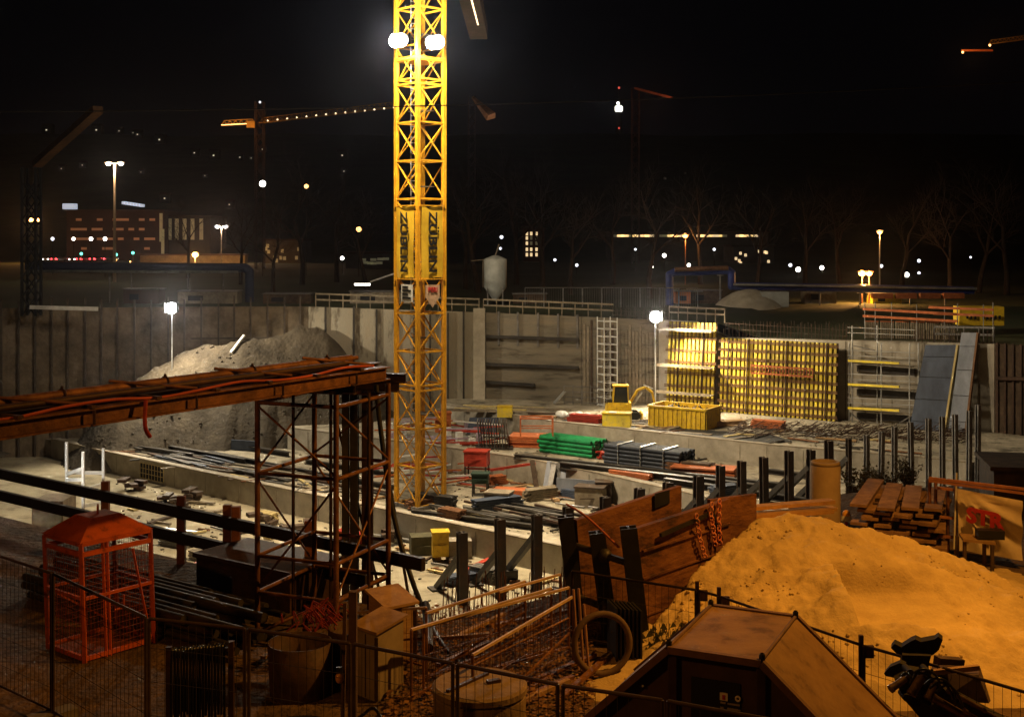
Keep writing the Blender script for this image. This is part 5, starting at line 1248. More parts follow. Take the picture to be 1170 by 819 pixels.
# ================================================================ GRAB ATTACHMENT
o = V(4.7,15.0,0); t = E('excavator_grab', o, 'black excavator grab with hydraulic cylinders lying at the lower right', 'excavator attachment')
BK = mat('greasy_black',(.012,.010,.009),(.022,.016,.012),4,.75)
def pk(px,py,Y): return P(px,py,Y)
def bkt(prof, Y0, Y1, nm, m_, inner=None):
    q = MB(); n = len(prof); A1 = [pk(x,y,Y0) for x,y in prof]; B1 = [V(v.x+.05,Y1,v.z+.01) for v in A1]
    q.add(A1+B1,[tuple(range(n)),tuple(range(2*n-1,n-1,-1))]+[((i+1)%n,i,n+i,n+(i+1)%n) for i in range(n)]); q.part(nm, m_, t)
bkt([(1018,740),(1022,735),(1030,739),(1041,732),(1046,730),(1052,733),(1068,730),(1072,727),(1077,731),(1073,742),(1066,748),(1056,751),(1036,750),(1024,746)],15.2,15.34,'claw',BK)
bkt([(1031,748),(1064,749),(1061,760),(1062,774),(1052,782),(1036,778),(1030,764)],15.1,15.3,'claw_stem',BK)
bkt([(1010,769),(1016,762),(1028,757),(1034,760),(1034,772),(1022,774),(1012,772)],14.9,15.0,'claw_tooth',BK)
bkt([(1022,776),(1040,768),(1064,772),(1082,790),(1112,806),(1150,826),(1180,850),(1110,860),(1062,832),(1034,800)],14.75,14.98,'arm',BK)
for (x0,y0,x1,y1,r_) in ((1020,785,1034,775,.045),(1043,790,1053,773,.055),(1061,795,1067,782,.04),(1068,798,1108,821,.05),(1104,813,1146,836,.035),(1086,790,1126,812,.03)):
    q = MB(); a_, b_ = pk(x0,y0,14.6), pk(x1,y1,14.66); q.tube(a_,b_,r_,14); q.tube(b_,b_+(b_-a_)*.35,r_*.5,10); q.tube(a_,a_-(b_-a_).normalized()*.04,r_*1.15,14); q.part('hydraulic_cylinder', mat('worn_metal',(.24,.15,.09),(.05,.035,.028),9,.35,.6), t)
for pts in ([(1056,782),(1066,775),(1080,777),(1090,790),(1092,806)],[(1062,786),(1074,779),(1084,786),(1090,800)],[(1060,772),(1056,769),(1046,770),(1040,780)],[(1030,772),(1036,768),(1042,776)],[(1070,790),(1082,782),(1094,792),(1100,808)],[(1044,768),(1056,764),(1070,772),(1074,784)]):
    q = MB(); q.hose([pk(x,y,14.45) for x,y in pts], .016, 6, 6); q.part('hydraulic_hose', mat('glossy_black',(.012,.012,.012)), t)
for (x,y) in ((1034,762),(1054,762),(1030,790),(1062,800)): q = MB(); c0 = pk(x,y,14.85); q.tube(c0,c0-V(0,.2,0),.045,12); q.part('pin', BK, t)
t = E('steel_plate', V(6.1,15.6,0), 'dark tilted steel plate box lying right of the black grab', 'steel plate')
q = MB(); q.hexa([pk(1075,800,15.0),pk(1130,803,15.0),pk(1132,800,15.5),pk(1078,785,15.6),pk(1062,768,15.2),pk(1118,771,15.1),pk(1120,762,15.9),pk(1066,758,16.0)]); q.part('plate', SKIPP, t)
q = MB(); q.beam(pk(1063,768,15.15),pk(1118,762,15.3),.06,.06); q.part('edge', WOOD, t)
b = MB(); b.beam(pk(1070,756,16.0),pk(1098,758,16.1),.14,.14); b.thing('timber_block', WOODD, 'dark block lying on the sand behind the black grab', 'block')

# ================================================================ SHRUBS ON SLOPE
def shrub_mesh(seed, leafy):
    rnd = random.Random(seed); b = MB(); lf = MB()
    for k in range(26):
        a = rnd.random()*6.28; r_ = rnd.uniform(.1,.8); h_ = rnd.uniform(.6,1.8); p = V(0,0,0); e_ = V(math.cos(a)*r_,math.sin(a)*r_,h_)
        m_ = e_*.5+V(rnd.uniform(-.1,.1),rnd.uniform(-.1,.1),.1); b.tube(p,m_,.02,4,.014,cap=False); b.tube(m_,e_,.014,3,.005,cap=False)
        for j in range(4):
            c0 = m_.lerp(e_,rnd.random()); e2 = c0+V(rnd.uniform(-.35,.35),rnd.uniform(-.35,.35),rnd.uniform(.05,.4)); b.tube(c0,e2,.008,3,.003,cap=False)
            for l in range(leafy):
                c1 = c0.lerp(e2,rnd.random()); s_ = rnd.uniform(.03,.08); u = V(rnd.gauss(0,1),rnd.gauss(0,1),rnd.gauss(0,1)).normalized()*s_; w_ = u.orthogonal().normalized()*s_*.6
                lf.add([c1,c1+u+w_,c1+2*u,c1+u-w_],[(0,1,2,3)])
    return b, lf
def slope_z(x, y):
    # nearest section of the street edge / slope bottom
    best = None
    for i in range(len(EDGE)-1):
        for u in (0,.25,.5,.75):
            e = Vector((*EDGE[i],0)).lerp(Vector((*EDGE[i+1],0)),u); b_ = Vector(BOT[i]).lerp(Vector(BOT[i+1]),u); d = b_-e; L2_ = d.x*d.x+d.y*d.y
            t_ = ((x-e.x)*d.x+(y-e.y)*d.y)/L2_; t_ = min(1,max(0,t_)); q_ = e+d*t_; ds = (q_.x-x)**2+(q_.y-y)**2
            if best is None or ds < best[0]: best = (ds, q_.z)
    return best[1]
pro = []
for s_ in range(3):
    bb, lf = shrub_mesh(s_+3, 5); t = E('shrub', V(0,0,0), 'leafy scrub bush growing on the pit slope at the right', 'shrub', 'scrub bushes on the pit slope')
    bb.part('stems', BARK, t); lf.part('leaves', LEAF, t); pro.append(t)
first = [True]*3
for k in range(46):
    px = random.uniform(965,1150); py = random.uniform(545,600)-(px-965)*.12; Y = random.uniform(33,52)*(1+(px-965)/500); x = (px-CX)*Y/F
    if Y < 33: continue
    z = slope_z(x,Y); s_ = k%3; sc_ = random.uniform(.35,.75); rz = random.random()*6
    if first[s_]: pro[s_].location = (x,Y,z-.05); pro[s_].rotation_euler = (0,0,rz); pro[s_].scale = (sc_,)*3; first[s_] = False
    else: copy_tree(pro[s_], (x,Y,z-.05), rz, None, None, (sc_,)*3)
for k in range(10):
    Y = random.uniform(31.5,36); px = random.uniform(962,1050); x = (px-CX)*Y/F; copy_tree(pro[k%3], (x,Y,slope_z(x,Y)-.05), random.random()*6, None, None, (.5,)*3)
# ================================================================ FAR SIDE OF THE PIT
# silo
p = P(566,350,100); p.z = 1.0; t = E('silo', p, 'pale grey silo on legs standing behind the far wall right of the crane', 'silo')
q = MB(); q.lathe([(.15,.6),(.92,1.7),(.94,3.95),(.90,4.0),(.2,4.3),(.001,4.3)], p, 22); q.part('tank', SILO, t)
q = MB()
for a in (.8,2.4,3.9,5.5): q = MB(); q.beam(p+V(.85*math.cos(a),.85*math.sin(a),0),p+V(.85*math.cos(a),.85*math.sin(a),2.2),.1,.1); q.part('leg', GALVD, t)
q = MB(); q.beam(p+V(-.95,-.2,3.95),p+V(-2.0,-.2,3.85),.5,.05); q.tube(p+V(0,0,4.3),p+V(.3,0,5.2),.06,5); q.tube(p+V(-1.0,-.3,1.7),p+V(-1.0,-.3,4),.03,5); q.part('top_platform', WOODG, t)
# blue pipe bridges
def pbridge(pts, Y, r, m_, label, sup=(), zb=1.0, name='overhead_pipe'):
    pp = [P(x,y,Y) for x,y in pts]; t = E(name, V(pp[0].x,Y,zb), label, 'pipe'); q = MB(); q.poly(pp, r, 10)
    for p_ in pp[1:-1]: q.sphere(p_, r*1.02, 10, 6)
    q.part('pipe', m_, t)
    for x in sup:
        yy = None
        for (x0,y0),(x1,y1) in zip(pts[:-1],pts[1:]):
            if x0 <= x <= x1 and x1 > x0: yy = lerp(y0,y1,(x-x0)/(x1-x0))
        if yy is None: continue
        a = P(x,yy,Y); q = MB(); q.tube(V(a.x,Y+.05,zb-.4), a-V(0,0,r), .07, 6); q.box(a-V(0,0,r+.05),(.5,.3,.1)); q.part('support', GALVD, t)
    return t
pbridge([(30,304),(280,306),(285,310),(285,345)], 104, .38, mat('dark_blue_pipe',(.02,.025,.06),(.015,.018,.04)), 'dark blue overhead pipe turning down at its right end on the far left street', (125,150,215,255))
pbridge([(30,310),(272,311)], 103.2, .12, GALVD, 'thin pale pipe running under the dark blue overhead pipe', ())
pbridge([(765,350),(765,314),(771,311),(832,309),(836,312),(836,327),(905,328),(1112,332)], 101, .33, BLUEG, 'bright blue overhead pipe with a raised bend behind the yellow formwork', (823,848,895,937,983,1040,1080))
pbridge([(838,325),(905,326),(1116,330)], 100.3, .09, GALV, 'thin galvanised pipe running along the top of the bright blue pipe', ())
pbridge([(771,308),(832,306)], 100.4, .2, RUST, 'short rusty duct on the raised bend of the blue pipe', ())
# mound and block near centre-right
b = MB(); p = P(862,356,99)
for k in range(1): b.lathe([(3.2,-.1),(2.4,.7),(1.4,1.3),(.5,1.6),(.001,1.65)], V(p.x,p.y+2,.9), 24)
b.thing('gravel_mound', CONCL, 'pale gravel mound behind the yellow formwork', 'mound')
b = MB(); p = P(884,350,100); b.box((p.x,p.y,1.6),(2.2,1.2,1.5)); b.thing('white_container', SILO, 'pale box container behind the gravel mound', 'container')
for i,(px,py,w_,h_,m_,lb) in enumerate(((785,345,2.2,1.2,PANELO,'small orange-lit hut beside the central floodlight'),(805,348,2.6,1.3,WOODD,'dark hut right of the orange-lit hut'),(605,345,2.8,1.0,WOODD,'low dark hut right of the silo'),(435,325,5.0,1.2,WOODG,'pale low hut with a lit strip left of the crane banners'),(935,355,2.6,1.4,WOODG,'grey timber hut behind the long row of rebar'),(1010,350,2.4,1.0,YELC,'yellow hut left of the lettered container'),(240,330,5,1.2,WOODG,'low grey hut under the left overhead pipe'),(165,332,3,1.4,BRICK,'brown hut left of the left floodlight'),(330,338,4,1.0,WOODD,'dark hut beyond the top of the earth heap'))):
    p = P(px,py,104); t = E('site_hut', V(p.x,104,1.0), lb, 'hut'); q = MB(); q.box(V(p.x,104,1.0+h_/2),(w_,1.8,h_)); q.part('body', m_, t); q = MB(); q.box(V(p.x,104,1.04+h_),(w_+.2,2.0,.08)); q.part('roof', GALVD, t)
    q = MB(); q.box(V(p.x-w_*.2,103.08,1.0+h_*.55),(w_*.25,.04,h_*.35)); q.part('window', TXT, t)
q = MB(); a = P(405,325,101.5); c_ = P(423,325,101.5); q.beam(a,c_,.1,.15); q.thing('lamp_tube', E_W2, 'lit tube lamp under the pale hut left of the crane', 'lamp')
b = MB(); b.beam(P(423,322,101),P(452,312,101),.12,.12); b.thing('crane_hook_bar', GALV, 'slanting pale bar left of the crane banners', 'bar')
# white bar put in for the lit streak at far left
b = MB(); b.beam(P(34,351,89),P(112,353,89.2),.1,.28); b.thing('lit_streak_bar', WHITE, 'long white bar put in for the lit streak on the far left wall', 'board')
# white bar standing in for the bright streak on the heap crest
for i,(x0,y0,x1,y1) in enumerate(((264,391,279,382),)):
    q0, q1 = P(x0,y0,91.0), P(x1,y1,91.9); q0.z = heap(q0.x,q0.y)+.12; q1.z = heap(q1.x,q1.y)+.3; b = MB(); b.beam(q0,q1,.22,.12); b.thing('bright_streak_bar', WHITE, 'white bar standing in for the bright streak on the crest of the earth heap', 'plank')

# ================================================================ STREET LAMPS
def lamp_post(px, py, Y, zb, heads, em, label, m_=GALVD, r=.25, arm=.9, light_c=None, pw=0, grp=None, pr=.09):
    p = P(px,py,Y); t = E('street_lamp', V(p.x,Y,zb), label, 'street lamp', grp)
    q = MB(); q.tube(V(p.x,Y,zb),V(p.x,Y,p.z),pr,7,pr*.6); q.part('pole', m_, t)
    for s_ in heads:
        q = MB(); q.beam(V(p.x,Y,p.z), V(p.x+s_*arm,Y,p.z+.05), .07, .07); q.part('arm', m_, t)
        q = MB(); q.box(V(p.x+s_*(arm+r*.5),Y,p.z+.12),(r*2.6,r*1.4,.12)); hd = q.part('lamp_head', m_, t)
        q = MB(); q.sphere(V(p.x+s_*(arm+r*.4),Y,p.z-.02), r, 10, 6, .8); q.part('bulb', em, hd)
    if pw: light('street_lamp_light', V(p.x,Y-.6,p.z-.5), light_c, pw, .3)
    return t
SOD = (1,.45,.12)
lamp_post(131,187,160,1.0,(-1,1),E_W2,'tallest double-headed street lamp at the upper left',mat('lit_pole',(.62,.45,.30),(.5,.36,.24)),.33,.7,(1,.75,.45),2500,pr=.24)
lamp_post(253,259,300,1.0,(-1,1),E_W3,'small double-headed street lamp left of the crane',GALVD,.55,.9,(1,.6,.35),9000,pr=.15)
lamp_post(223,291,290,1.0,(0,),E_O,'bright orange street lamp above the left overhead pipe',GALVD,.75,0,SOD,9000)
lamp_post(40,251,300,1.0,(-1,1),E_O2,'dim orange double street lamp at the far left',GALVD,.6,.9,SOD,9000,pr=.12)
lamp_post(783,269,150,1.0,(0,),E_O2,'single orange street lamp left of the long lit building',mat('brown_pole',(.30,.14,.08)),.36,0,SOD,500,pr=.09)
lamp_post(1005,265,140,1.0,(0,),E_O2,'slim tall street lamp right of the twin orange lamps',GALV,.3,0,SOD,600,pr=.10)
lamp_post(985,312,104,1.0,(0,),E_O,'left lamp of the bright orange pair behind the upright board bundles',RUST,.3,0,SOD,2600)
lamp_post(993,312,104,1.0,(0,),E_O,'right lamp of the bright orange pair behind the upright board bundles',RUST,.27,0,None,0)
def small_lamp(px, py, Y, em, r, lb):
    p = P(px,py,Y); zb = 1.0 if Y <= 262 else hill(Y)
    t = E('park_lamp', V(p.x,Y,zb), lb, 'lamp', 'small distant lamps in the dark park'); q = MB(); q.tube(V(p.x,Y,zb),p,.06,5); q.part('pole', BARK, t)
    q = MB(); q.sphere(p,r,8,6); q.part('bulb', em, t)
LBP = 'small white lamp on a thin pole in the dark park'
for px,py,em,r in ((300,210,E_W2,.5),(350,213,E_O2,.35),(410,262,E_O2,.42),(391,295,E_W2,.32),(759,292,E_W2,.35),(745,305,E_W2,.22),(787,303,E_W2,.3),(659,303,E_W3,.25),(634,297,E_W3,.25),(903,303,E_W3,.3),(912,308,E_W2,.38),(939,306,E_W2,.38),(1036,314,E_W2,.38),(1050,298,E_W3,.3),(1050,312,E_W3,.25),(1143,318,E_W2,.3),(1152,315,E_W2,.36),(816,285,E_W3,.25),(726,285,E_W3,.22),(60,273,E_W3,.3),(84,273,E_W2,.3),(104,273,E_W2,.3),(120,273,E_W2,.3),(1007,304,E_W3,.3),(1109,294,E_W3,.2),(573,271,E_W3,.3),(572,284,E_W3,.25)):
    small_lamp(px,py,random.uniform(185,225),em,r,LBP)
for px,py,em in ((93,290,E_G),(133,291,E_G),(152,289,E_G),(133,297,E_O2),(149,299,E_O2)):
    p = P(px,py,300); t = E('traffic_light', V(p.x,300,1.0), 'distant traffic light showing on the city road at the left', 'traffic light', 'traffic lights on the city road'); q = MB(); q.tube(V(p.x,300,1),p+V(0,0,.3),.07,5); q.part('pole', GALVD, t); q = MB(); q.box(p+V(0,.2,0),(.5,.3,1.4)); q.part('housing', BLACK, t); q = MB(); q.sphere(p-V(0,.1,0),.36 if em is E_G else .2,8,6); q.part('lens', em, t)

# ================================================================ CARS
def car():
    t = E('parked_car', V(0,0,0), 'car with red tail lights in the queue on the distant road at the left', 'car', 'cars queued on the distant road')
    q = MB(); pr = [(-2.1,.35),(-2.1,.85),(-1.9,.95),(2.0,.9),(2.1,.6),(2.1,.35)]; n = len(pr)
    q.add([V(x,-.85,z) for x,z in pr]+[V(x,.85,z) for x,z in pr],[tuple(range(n)),tuple(range(2*n-1,n-1,-1))]+[((i+1)%n,i,n+i,n+(i+1)%n) for i in range(n)]); q.part('body', CARP, t)
    q = MB(); q.hexa([V(-1.7,-.78,.93),V(1.1,-.78,.93),V(1.1,.78,.93),V(-1.7,.78,.93),V(-1.2,-.62,1.42),V(.5,-.62,1.42),V(.5,.62,1.42),V(-1.2,.62,1.42)]); q.part('cabin', TXT, t)
    for x in (-1.35,1.35):
        for y in (-.8,.8): q = MB(); q.tube(V(x,y-.1,.32),V(x,y+.1,.32),.32,12); q.part('wheel', BLACK, t)
    for y in (-.62,.62): q = MB(); q.box(V(-2.12,y,.78),(.08,.42,.34)); q.box(V(-1.95,y*1.38,.72),(.3,.04,.2)); q.part('tail_light', E_R, t)
    for y in (-.62,.62): q = MB(); q.box(V(2.12,y,.66),(.06,.36,.26)); q.part('headlight', E_W2, t)
    return t
cr = car()
for i,(px,yy) in enumerate(((52,320),(60,326),(67,315),(75,324),(82,318),(89,326),(96,316),(103,324),(110,318),(117,327),(190,320),(125,322))):
    loc = V((px-CX)*yy/F,yy,1.03); rz = R(65+random.uniform(-18,18)) if i not in (0,4) else R(-70)
    if i == 0: cr.location = loc; cr.rotation_euler = (0,0,rz)
    else: copy_tree(cr, loc, rz)

# ================================================================ BUILDINGS
def bld(x0, x1, ytop, Y, dep, zb, m_, label, name='building', wins=(), em=E_WIN, ww=1.2, wh=1.6, roof=True):
    a, b_ = P(x0,ytop,Y), P(x1,ytop,Y); t = E(name, V((a.x+b_.x)/2,Y,zb), label, 'building')
    q = MB(); q.hexa([V(a.x,Y,zb-3),V(b_.x,Y,zb-3),V(b_.x,Y+dep,zb-3),V(a.x,Y+dep,zb-3),V(a.x,Y,a.z),V(b_.x,Y,a.z),V(b_.x,Y+dep,a.z),V(a.x,Y+dep,a.z)]); q.part('wall', m_, t)
    if roof: q = MB(); q.hexa([V(a.x-.4,Y-.4,a.z+.01),V(b_.x+.4,Y-.4,a.z+.01),V(b_.x+.4,Y+dep,a.z+.01),V(a.x-.4,Y+dep,a.z+.01),V(a.x-.4,Y-.4,a.z+.4),V(b_.x+.4,Y-.4,a.z+.4),V(b_.x+.4,Y+dep,a.z+.4),V(a.x-.4,Y+dep,a.z+.4)]); q.part('roof', HROOF, t)
    for w_ in wins:
        px,py = w_[:2]; p = P(px,py,Y); q = MB(); sx = w_[2] if len(w_) > 2 else ww; sz = w_[3] if len(w_) > 3 else wh; e2 = w_[4] if len(w_) > 4 else em; q.box(V(p.x,Y-.04,p.z),(sx,.06,sz)); f_ = q.part('window', e2, t)
    return t
E_DIM = emis('faint_window', (.75,.72,.45), .05); E_DIM2 = emis('faint_front', (.9,.5,.28), .03)
bld(76,187,241,345,22,1.0,BRICK,'red-brown city block with lit skylights beyond the road at the left',wins=[(184,260,.9,8,E_DIM),(186,280,.9,9,E_DIM)]+[(x,y,1.6,.7,E_DIM2) for x in range(84,180,6) for y in (251,262,273,284) if random.random() < .45],roof=True)
t = E('roof_light', P(80,238,350), 'lit glass roof light on the red-brown city block, left one', 'roof light'); q = MB(); q.box(P(80,236,350),(3.4,2.5,1.6)); q.part('glass', E_WINW, t)
t = E('roof_light', P(152,236,350), 'long lit glass roof light on the red-brown city block, right one', 'roof light')
for k in range(7): q = MB(); q.box(P(142+3.4*k,232+(k*.5),350),(.7,2.5,.8)); q.part('glass', E_WINW, t)
bld(187.5,240,248,350,20,1.0,HWALL,'grey wing of the city block with tall faint windows',wins=[(x,262,1.1,6,E_DIM) for x in (194,202,211,220,230)])
bld(160,280,292,300,3,1.0,WOODG,'long low pale wall along the distant road',name='low_building')
bld(698,878,266,335,18,2.0,HWALL,'long flat building with a strip of lit windows on the horizon at the right',wins=[(x,269.5,random.uniform(1,3.5),.6,E_WIN if random.random()<.6 else E_DIM) for x in [704,709,714,719,723,728,737,742,757,762,766,770,775,800,806,811,818,826,845,850,855,862]])
bld(598,622,262,320,14,2.0,BRICK,'narrow brown building left of the long lit building',wins=[(x,y,.6,.9,E_WIN if (x+y)%3 else E_DIM) for x in (602,607,613) for y in (267,272,278,285,291)])
bld(838,884,282,300,14,2.0,HWALL,'dark apartment block below the right end of the long lit building',wins=[(random.uniform(840,880),random.uniform(287,305),.6,.7,E_WIN) for k in range(9)])
bld(300,345,275,300,14,2.0,HWALL,'dark block with a few pale windows left of the crane',wins=[(random.uniform(303,342),random.uniform(280,298),.7,.9,E_DIM) for k in range(10)])
bld(395,450,290,240,10,1.0,HWALL,'low dark building with faint windows just left of the crane mast',wins=[(random.uniform(398,448),random.uniform(295,302),1.2,.5,E_DIM) for k in range(8)])
# hillside houses
def hray(px, py):
    Y = 270.0
    while Y < 1250:
        p = P(px,py,Y)
        if p.z <= hill(Y)+3: return p
        Y += 6
    return P(px,py,1000)
hp_ = E('hill_house', V(0,0,0), 'small dark house with a lit window on the far hillside', 'house', 'houses on the far hillside')
q = MB(); q.box(V(0,4,0),(9,8,7)); q.part('wall', HWALL, hp_)
q = MB(); q.prism([(-5,-.4),(5,-.4),(5,8.4),(-5,8.4)],3.5,3.6); q.add([(-5,-.4,3.6),(5,-.4,3.6),(5,8.4,3.6),(-5,8.4,3.6),(-5,4,6.2),(5,4,6.2)],[(0,1,5,4),(2,3,4,5),(0,4,3),(1,2,5)]); q.part('roof', HROOF, hp_)
q = MB(); q.box(V(0,-.05,.2),(1.5,.1,1.3)); q.part('window', emis('house_window',(1,.85,.6),.55), hp_)
hs_ = [(110,149),(136,150),(152,152),(157,154),(182,160),(94,189),(161,197),(222,175),(244,178),(274,180),(287,181),(300,171),(391,178),(393,196),(234,201),(262,234),(188,227),(760,204),(783,198),(600,262),(53,149),(70,193)]
for i,(px,py) in enumerate(hs_):
    p = hray(px,py); sc_ = p.y/700*(.62,.42,.3,.5)[i%4]
    if py > 195 and px > 700: sc_ *= .4
    if i == 0: hp_.location = p; hp_.scale = (sc_,)*3
    else: copy_tree(hp_, p, 0, None, None, (sc_,)*3)
# tv tower
Y = 1400.0; p = P(707,125,Y); zb = 100
t = E('tv_tower', V(p.x,Y,zb), 'slender distant television tower with a lit round head', 'tower')
q = MB(); q.lathe([(6,0),(3.2,p.z-zb-4),(3,p.z-zb)], V(p.x,Y,zb), 12); q.part('shaft', HWALL, t)
q = MB(); q.lathe([(2.5,-4),(4.5,-1.5),(4.5,3),(3,4)], p, 16); q.part('head', emis('tower_head',(1,.95,.8),2.4), t)
q = MB(); q.lathe([(2.0,4),(2.0,7),(.5,8),(.4,24),(.1,24)], p, 8); q.part('mast', HWALL, t)
for dz in (24,-22): q = MB(); q.sphere(p+V(0,-3.5,dz),1.3,8,5); q.part('warning_light', emis('dim_red',(1,.12,.08),.9), t)
q = MB(); q.sphere(p+V(-1,-2,6.5),1.6,8,5); q.part('deck_light', E_W2, t)

# ================================================================ DISTANT CRANES
def jib(t, a, b_, w_, m_, nm='jib', seg=18, r=.09):
    a, b_ = Vector(a), Vector(b_); q = MB(); d = (b_-a); L = d.length; d.normalize(); s_ = d.cross(V(0,0,1)).normalized()*w_/2; u = V(0,0,w_*.9)
    for k in range(seg+1):
        c0 = a.lerp(b_,k/seg)
        if k < seg:
            c1 = a.lerp(b_,(k+1)/seg); mdl = a.lerp(b_,(k+.5)/seg)+u
            for o in (s_,-s_): q.beam(c0+o,c1+o,r,r); q.beam(c0+o,mdl,r*.7,r*.7); q.beam(mdl,c1+o,r*.7,r*.7)
            if k < seg-1: q.beam(mdl, a.lerp(b_,(k+1.5)/seg)+u, r, r)
        q.beam(c0-s_,c0+s_,r*.7,r*.7)
    return q.part(nm, m_, t)
def mastq(t, x, Y, z0, z1, w_, m_):
    q = MB()
    for sx in (-1,1):
        for sy in (-1,1): q.beam((x+sx*w_/2,Y+sy*w_/2,z0),(x+sx*w_/2,Y+sy*w_/2,z1),.18,.18)
    z = z0
    while z < z1-w_*1.4:
        for sy in (-1,1): q.beam((x-w_/2,Y+sy*w_/2,z),(x+w_/2,Y+sy*w_/2,z+w_*1.4),.1,.1); q.beam((x+w_/2,Y+sy*w_/2,z),(x-w_/2,Y+sy*w_/2,z+w_*1.4),.1,.1)
        z += w_*1.4
    q.part('mast', m_, t)
CY_ = mat('distant_crane_yellow',(.70,.40,.08),(.5,.28,.05))
# crane A
Y = 240; p = P(297,140,Y); t = E('tower_crane', V(p.x,Y,1), 'distant crane with an orange-lit counter jib and a chain of lights along its long jib', 'tower crane')
mastq(t, p.x, Y, 1, p.z+4, 1.6, HROOF); jib(t, P(292,142,Y), P(253,144,Y), 1.1, CY_, 'counter_jib', 6, .14); jib(t, P(298,141,Y), P(450,123,Y-20), 1.1, CY_, 'jib', 26, .07)
q = MB(); q.box(P(287,142.5,Y-1),(1.6,1.0,1.3)); q.part('cab', CY_, t)
q = MB(); q.beam(P(253,143,Y-1),P(282,141.5,Y-1),.12,.12); q.part('glow_strip', E_O2, t)  # glowing strip put in so the counter jib reads as lit
q = MB()
for k in range(14): a = lerp(0,1,k/13); q.sphere(P(306+144*a,138-15*a,Y-1-20*a),.17,6,4)
q.part('jib_lamps', E_JIB, t); q = MB(); q.sphere(P(297,117,Y),.22,6,4); q.part('top_light', E_W3, t); q = MB(); q.tube(V(p.x,Y,p.z+4),P(297,118,Y),.08,5); q.part('top_mast', HROOF, t)
light('counter_jib_fill', P(270,138,Y-6), SOD, 900, .3)  # point light without fixture, added to brighten the counter jib
# crane B (560,125) short lit jib piece
Y = 260; t = E('tower_crane', V(P(541,112,Y).x,Y+20,1), 'distant crane whose jib end shows as a pale orange wedge right of the main crane', 'tower crane')
q = MB(); a0 = P(539,110,Y+30); q.hexa([P(556,138,Y),P(566,135,Y),P(541,112,Y+30),P(539,113,Y+30),P(558,132,Y),P(566,129,Y),P(541,110,Y+30),P(539,111,Y+30)]); q.part('jib', mat('pale_jib',(.60,.38,.24)), t)
mastq(t, a0.x, Y+30, 1, a0.z, 1.6, HROOF); light('jib_fill', P(548,134,Y-8), (1,.6,.35), 900, .3)  # added point light, no fixture, brightens the wedge of the jib
# crane C
Y = 300; p = P(726,101,Y); t = E('tower_crane', V(p.x,Y,1), 'distant crane with a dim red-lit sloping jib right of the television tower', 'tower crane'); mastq(t,p.x,Y,1,p.z,1.8,HROOF); q = MB(); q.beam(p,P(768,112,Y-10),.7,.55); q.part('jib', mat('red_lit_jib',(.55,.2,.12)), t); light('jib_fill', P(750,116,Y-16), (1,.35,.15), 700, .3)  # red light put into the jib colour; point light added to brighten it
# crane D
Y = 200; p = P(1180,44,Y); t = E('tower_crane', V(p.x,Y,1), 'distant crane with an orange-lit jib at the upper right edge', 'tower crane'); mastq(t,p.x+3,Y,1,p.z,1.8,HROOF); jib(t,p,P(1130,51,Y),.7,CY_,'jib',10,.08); q = MB(); q.beam(P(1098,58,Y-2),P(1134,58,Y-2),.35,.3); q.part('trolley_beam', PANELO, t)
q = MB(); q.sphere(P(1100,60,Y-2.4),.2,6,4); q.sphere(P(1131,52,Y-1),.2,6,4); q.part('jib_lamps', E_O2, t); light('jib_fill', P(1112,64,Y-5), SOD, 500, .3)  # last point light has no fixture, added to brighten this jib
# crane E left, sloping jib at (110,125)
Y = 90; t = E('tower_crane', V(P(20,200,Y).x,Y,1), 'crane jib rising from the dark at the upper left', 'tower crane'); q = MB(); q.beam(P(42,188,Y),P(112,125,Y-8),.7,.45); q.part('jib', mat('brown_jib',(.12,.06,.025)), t); mastq(t,P(36,192,Y).x,Y,1,P(36,192,Y).z,1.0,BLACK)
# near crane whose jib end hangs into the top of the frame
t = E('tower_crane', V(-3.2,-14,0), 'crane behind the viewpoint, its dark jib tip hanging right of the main mast top', 'tower crane')
q = MB(); q.beam(V(-2.55,-20,16.7),P(547,44,60)+V(0,0,.3),.85,.7); q.part('jib', mat('jib_dull',(.07,.04,.022),(.045,.026,.015)), t); mastq(t,-2.6,-14,0,20,1.6,YEL)
q = MB(); q.beam(P(545,26,56)+V(.05,0,-.1),V(-2.2,20,16.25),.06,.05); q.part('glow_strip', E_JIB, t)  # glowing strip put in for the lit edge of the jib
# overhead cable
b = MB(); n = 26; pa_ = P(-120,128,58); pb_ = P(1300,86,64)
for k in range(n):
    u0, u1 = k/n, (k+1)/n; s0, s1 = -.5*4*u0*(1-u0), -.5*4*u1*(1-u1); b.tube(pa_.lerp(pb_,u0)+V(0,0,s0), pa_.lerp(pb_,u1)+V(0,0,s1), .03, 5, cap=False)
b.thing('overhead_cable', BLACK, 'thin black cable crossing the sky in front of the crane mast', 'cable')

# ================================================================ TREES
def tree_mesh(seed, Ht):
    rnd = random.Random(seed); tr = MB(); cr_ = MB()
    def grow(p, d, L, r, lv):
        n = 3; q_ = p
        for k in range(n):
            d = (d+V(rnd.gauss(0,.1),rnd.gauss(0,.1),rnd.gauss(0,.05)+.03)).normalized(); e_ = q_+d*L/n; r2 = r*(1-.22)
            (tr if lv == 0 else cr_).tube(q_,e_,r,6 if lv < 2 else 3,r2,cap=False); q_ = e_; r = r2
            if lv < 4 and (k > 0 or lv > 0):
                for j in range(2 if lv < 3 else 2):
                    a = rnd.random()*6.28; s_ = d.orthogonal().normalized(); s_ = Matrix.Rotation(a,3,d)@s_; nd = (d*.75+s_*rnd.uniform(.5,1.0)+V(0,0,.15)).normalized(); grow(q_,nd,L*rnd.uniform(.5,.72),r*.6,lv+1)
    grow(V(0,0,0),V(0,0,1),Ht*.45,Ht*.022,0); return tr, cr_
tp = []
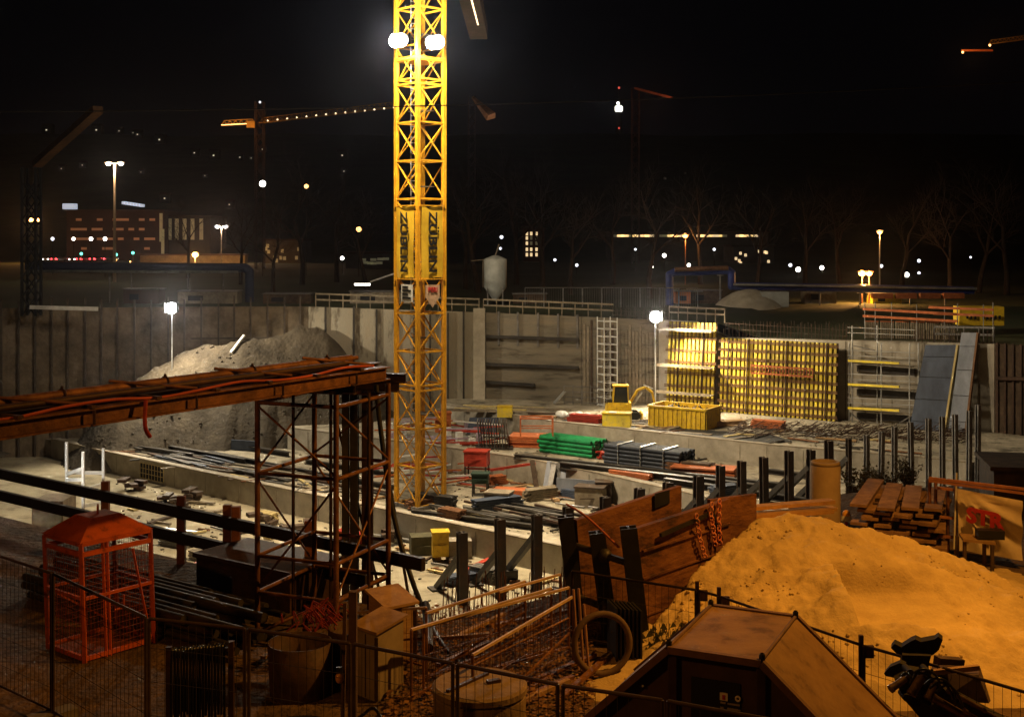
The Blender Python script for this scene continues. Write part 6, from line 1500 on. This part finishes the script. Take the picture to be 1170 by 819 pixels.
for s_ in range(3):
    tr, cr_ = tree_mesh(40+s_, 13); t = E('bare_tree', V(0,0,0), 'bare winter tree standing in the dark park beyond the pit', 'tree', 'bare trees in the park'); tr.part('trunk', BARK, t); cr_.part('crown', BARK, t); tp.append(t)
spots = [(547,125,1.3),(532,135,1.2),(620,130,1.2),(652,120,1.0),(743,112,1.1),(1085,112,1.0),(1118,125,1.1),(312,118,.9),(275,150,1.0),(862,125,1.0),(700,150,1.2),(920,140,1.1),(1150,120,1.2),(345,150,1.4),(385,160,1.3),(420,130,1.0),(590,150,1.4),(800,150,1.3),(960,150,1.2),(480,150,1.2),(215,180,1.0),(1030,135,1.1)]
for i,(px,Y,s_) in enumerate(spots):
    loc = V((px-CX)*Y/F,Y,.9); k = i%3
    if i < 3: tp[k].location = loc; tp[k].scale = (s_,)*3; tp[k].rotation_euler = (0,0,i*2.)
    else: copy_tree(tp[k], loc, i*1.7, None, None, (s_,s_,s_))

# ================================================================ FOREGROUND SODIUM LAMP (post outside the frame)
def bigl(px, y, z, arm, lb):
    t = E('street_lamp', V(px,y,0), lb, 'street lamp'); q = MB(); q.tube(V(px,y,0),V(px,y,z),.11,10,.07); q.part('pole', GALVD, t); e_ = V(px,y,z)+Vector(arm); q = MB(); q.tube(V(px,y,z),e_,.05,8); q.part('arm', GALVD, t)
    q = MB(); q.box(e_+V(0,0,.05),(.75,.35,.16)); h_ = q.part('lamp_head', GALVD, t); q = MB(); q.box(e_+V(0,0,-.06),(.5,.25,.05)); q.part('lens', E_O, h_); return e_
SODN = (1,.41,.055)
e_ = bigl(13.5,18.2,11.6,(-4.0,-.3,.2),'sodium street lamp beside the sand pile, its head just above the picture')
light('sodium_lamp_sand', e_-V(0,0,.25), SODN, 6600, .18, 'SPOT', (1.6,20.5,0), 116, 1.0)
e_ = bigl(-13,4,11,(2.5,1,.2),'added sodium street lamp behind the viewpoint on the left, warming the left foreground')
light('sodium_fill_left', e_-V(0,0,.25), (1,.36,.05), 1300, .2, 'SPOT', (-5,19,0), 150, .8)  # second sodium source, added to warm the left foreground

# ================================================================ HAZE, added for the glow round the lamps
b = MB(); b.hexa([V(-2900,-60,-11),V(2900,-60,-11),V(2900,2700,-11),V(-2900,2700,-11),V(-2900,-60,330),V(2900,-60,330),V(2900,2700,330),V(-2900,2700,330)])
hm = bpy.data.materials.new('haze'); hm.use_nodes = True; nt_ = hm.node_tree; nt_.nodes.clear(); out_ = nt_.nodes.new('ShaderNodeOutputMaterial'); pv = nt_.nodes.new('ShaderNodeVolumePrincipled')
pv.inputs['Color'].default_value = (.75,.8,1,1); pv.inputs['Density'].default_value = .00008; pv.inputs['Anisotropy'].default_value = .9
nt_.links.new(pv.outputs[0], out_.inputs['Volume'])
structure(b, 'haze', hm, 'thin haze added over the whole site to give the lamps their glow', 'haze', 'stuff')
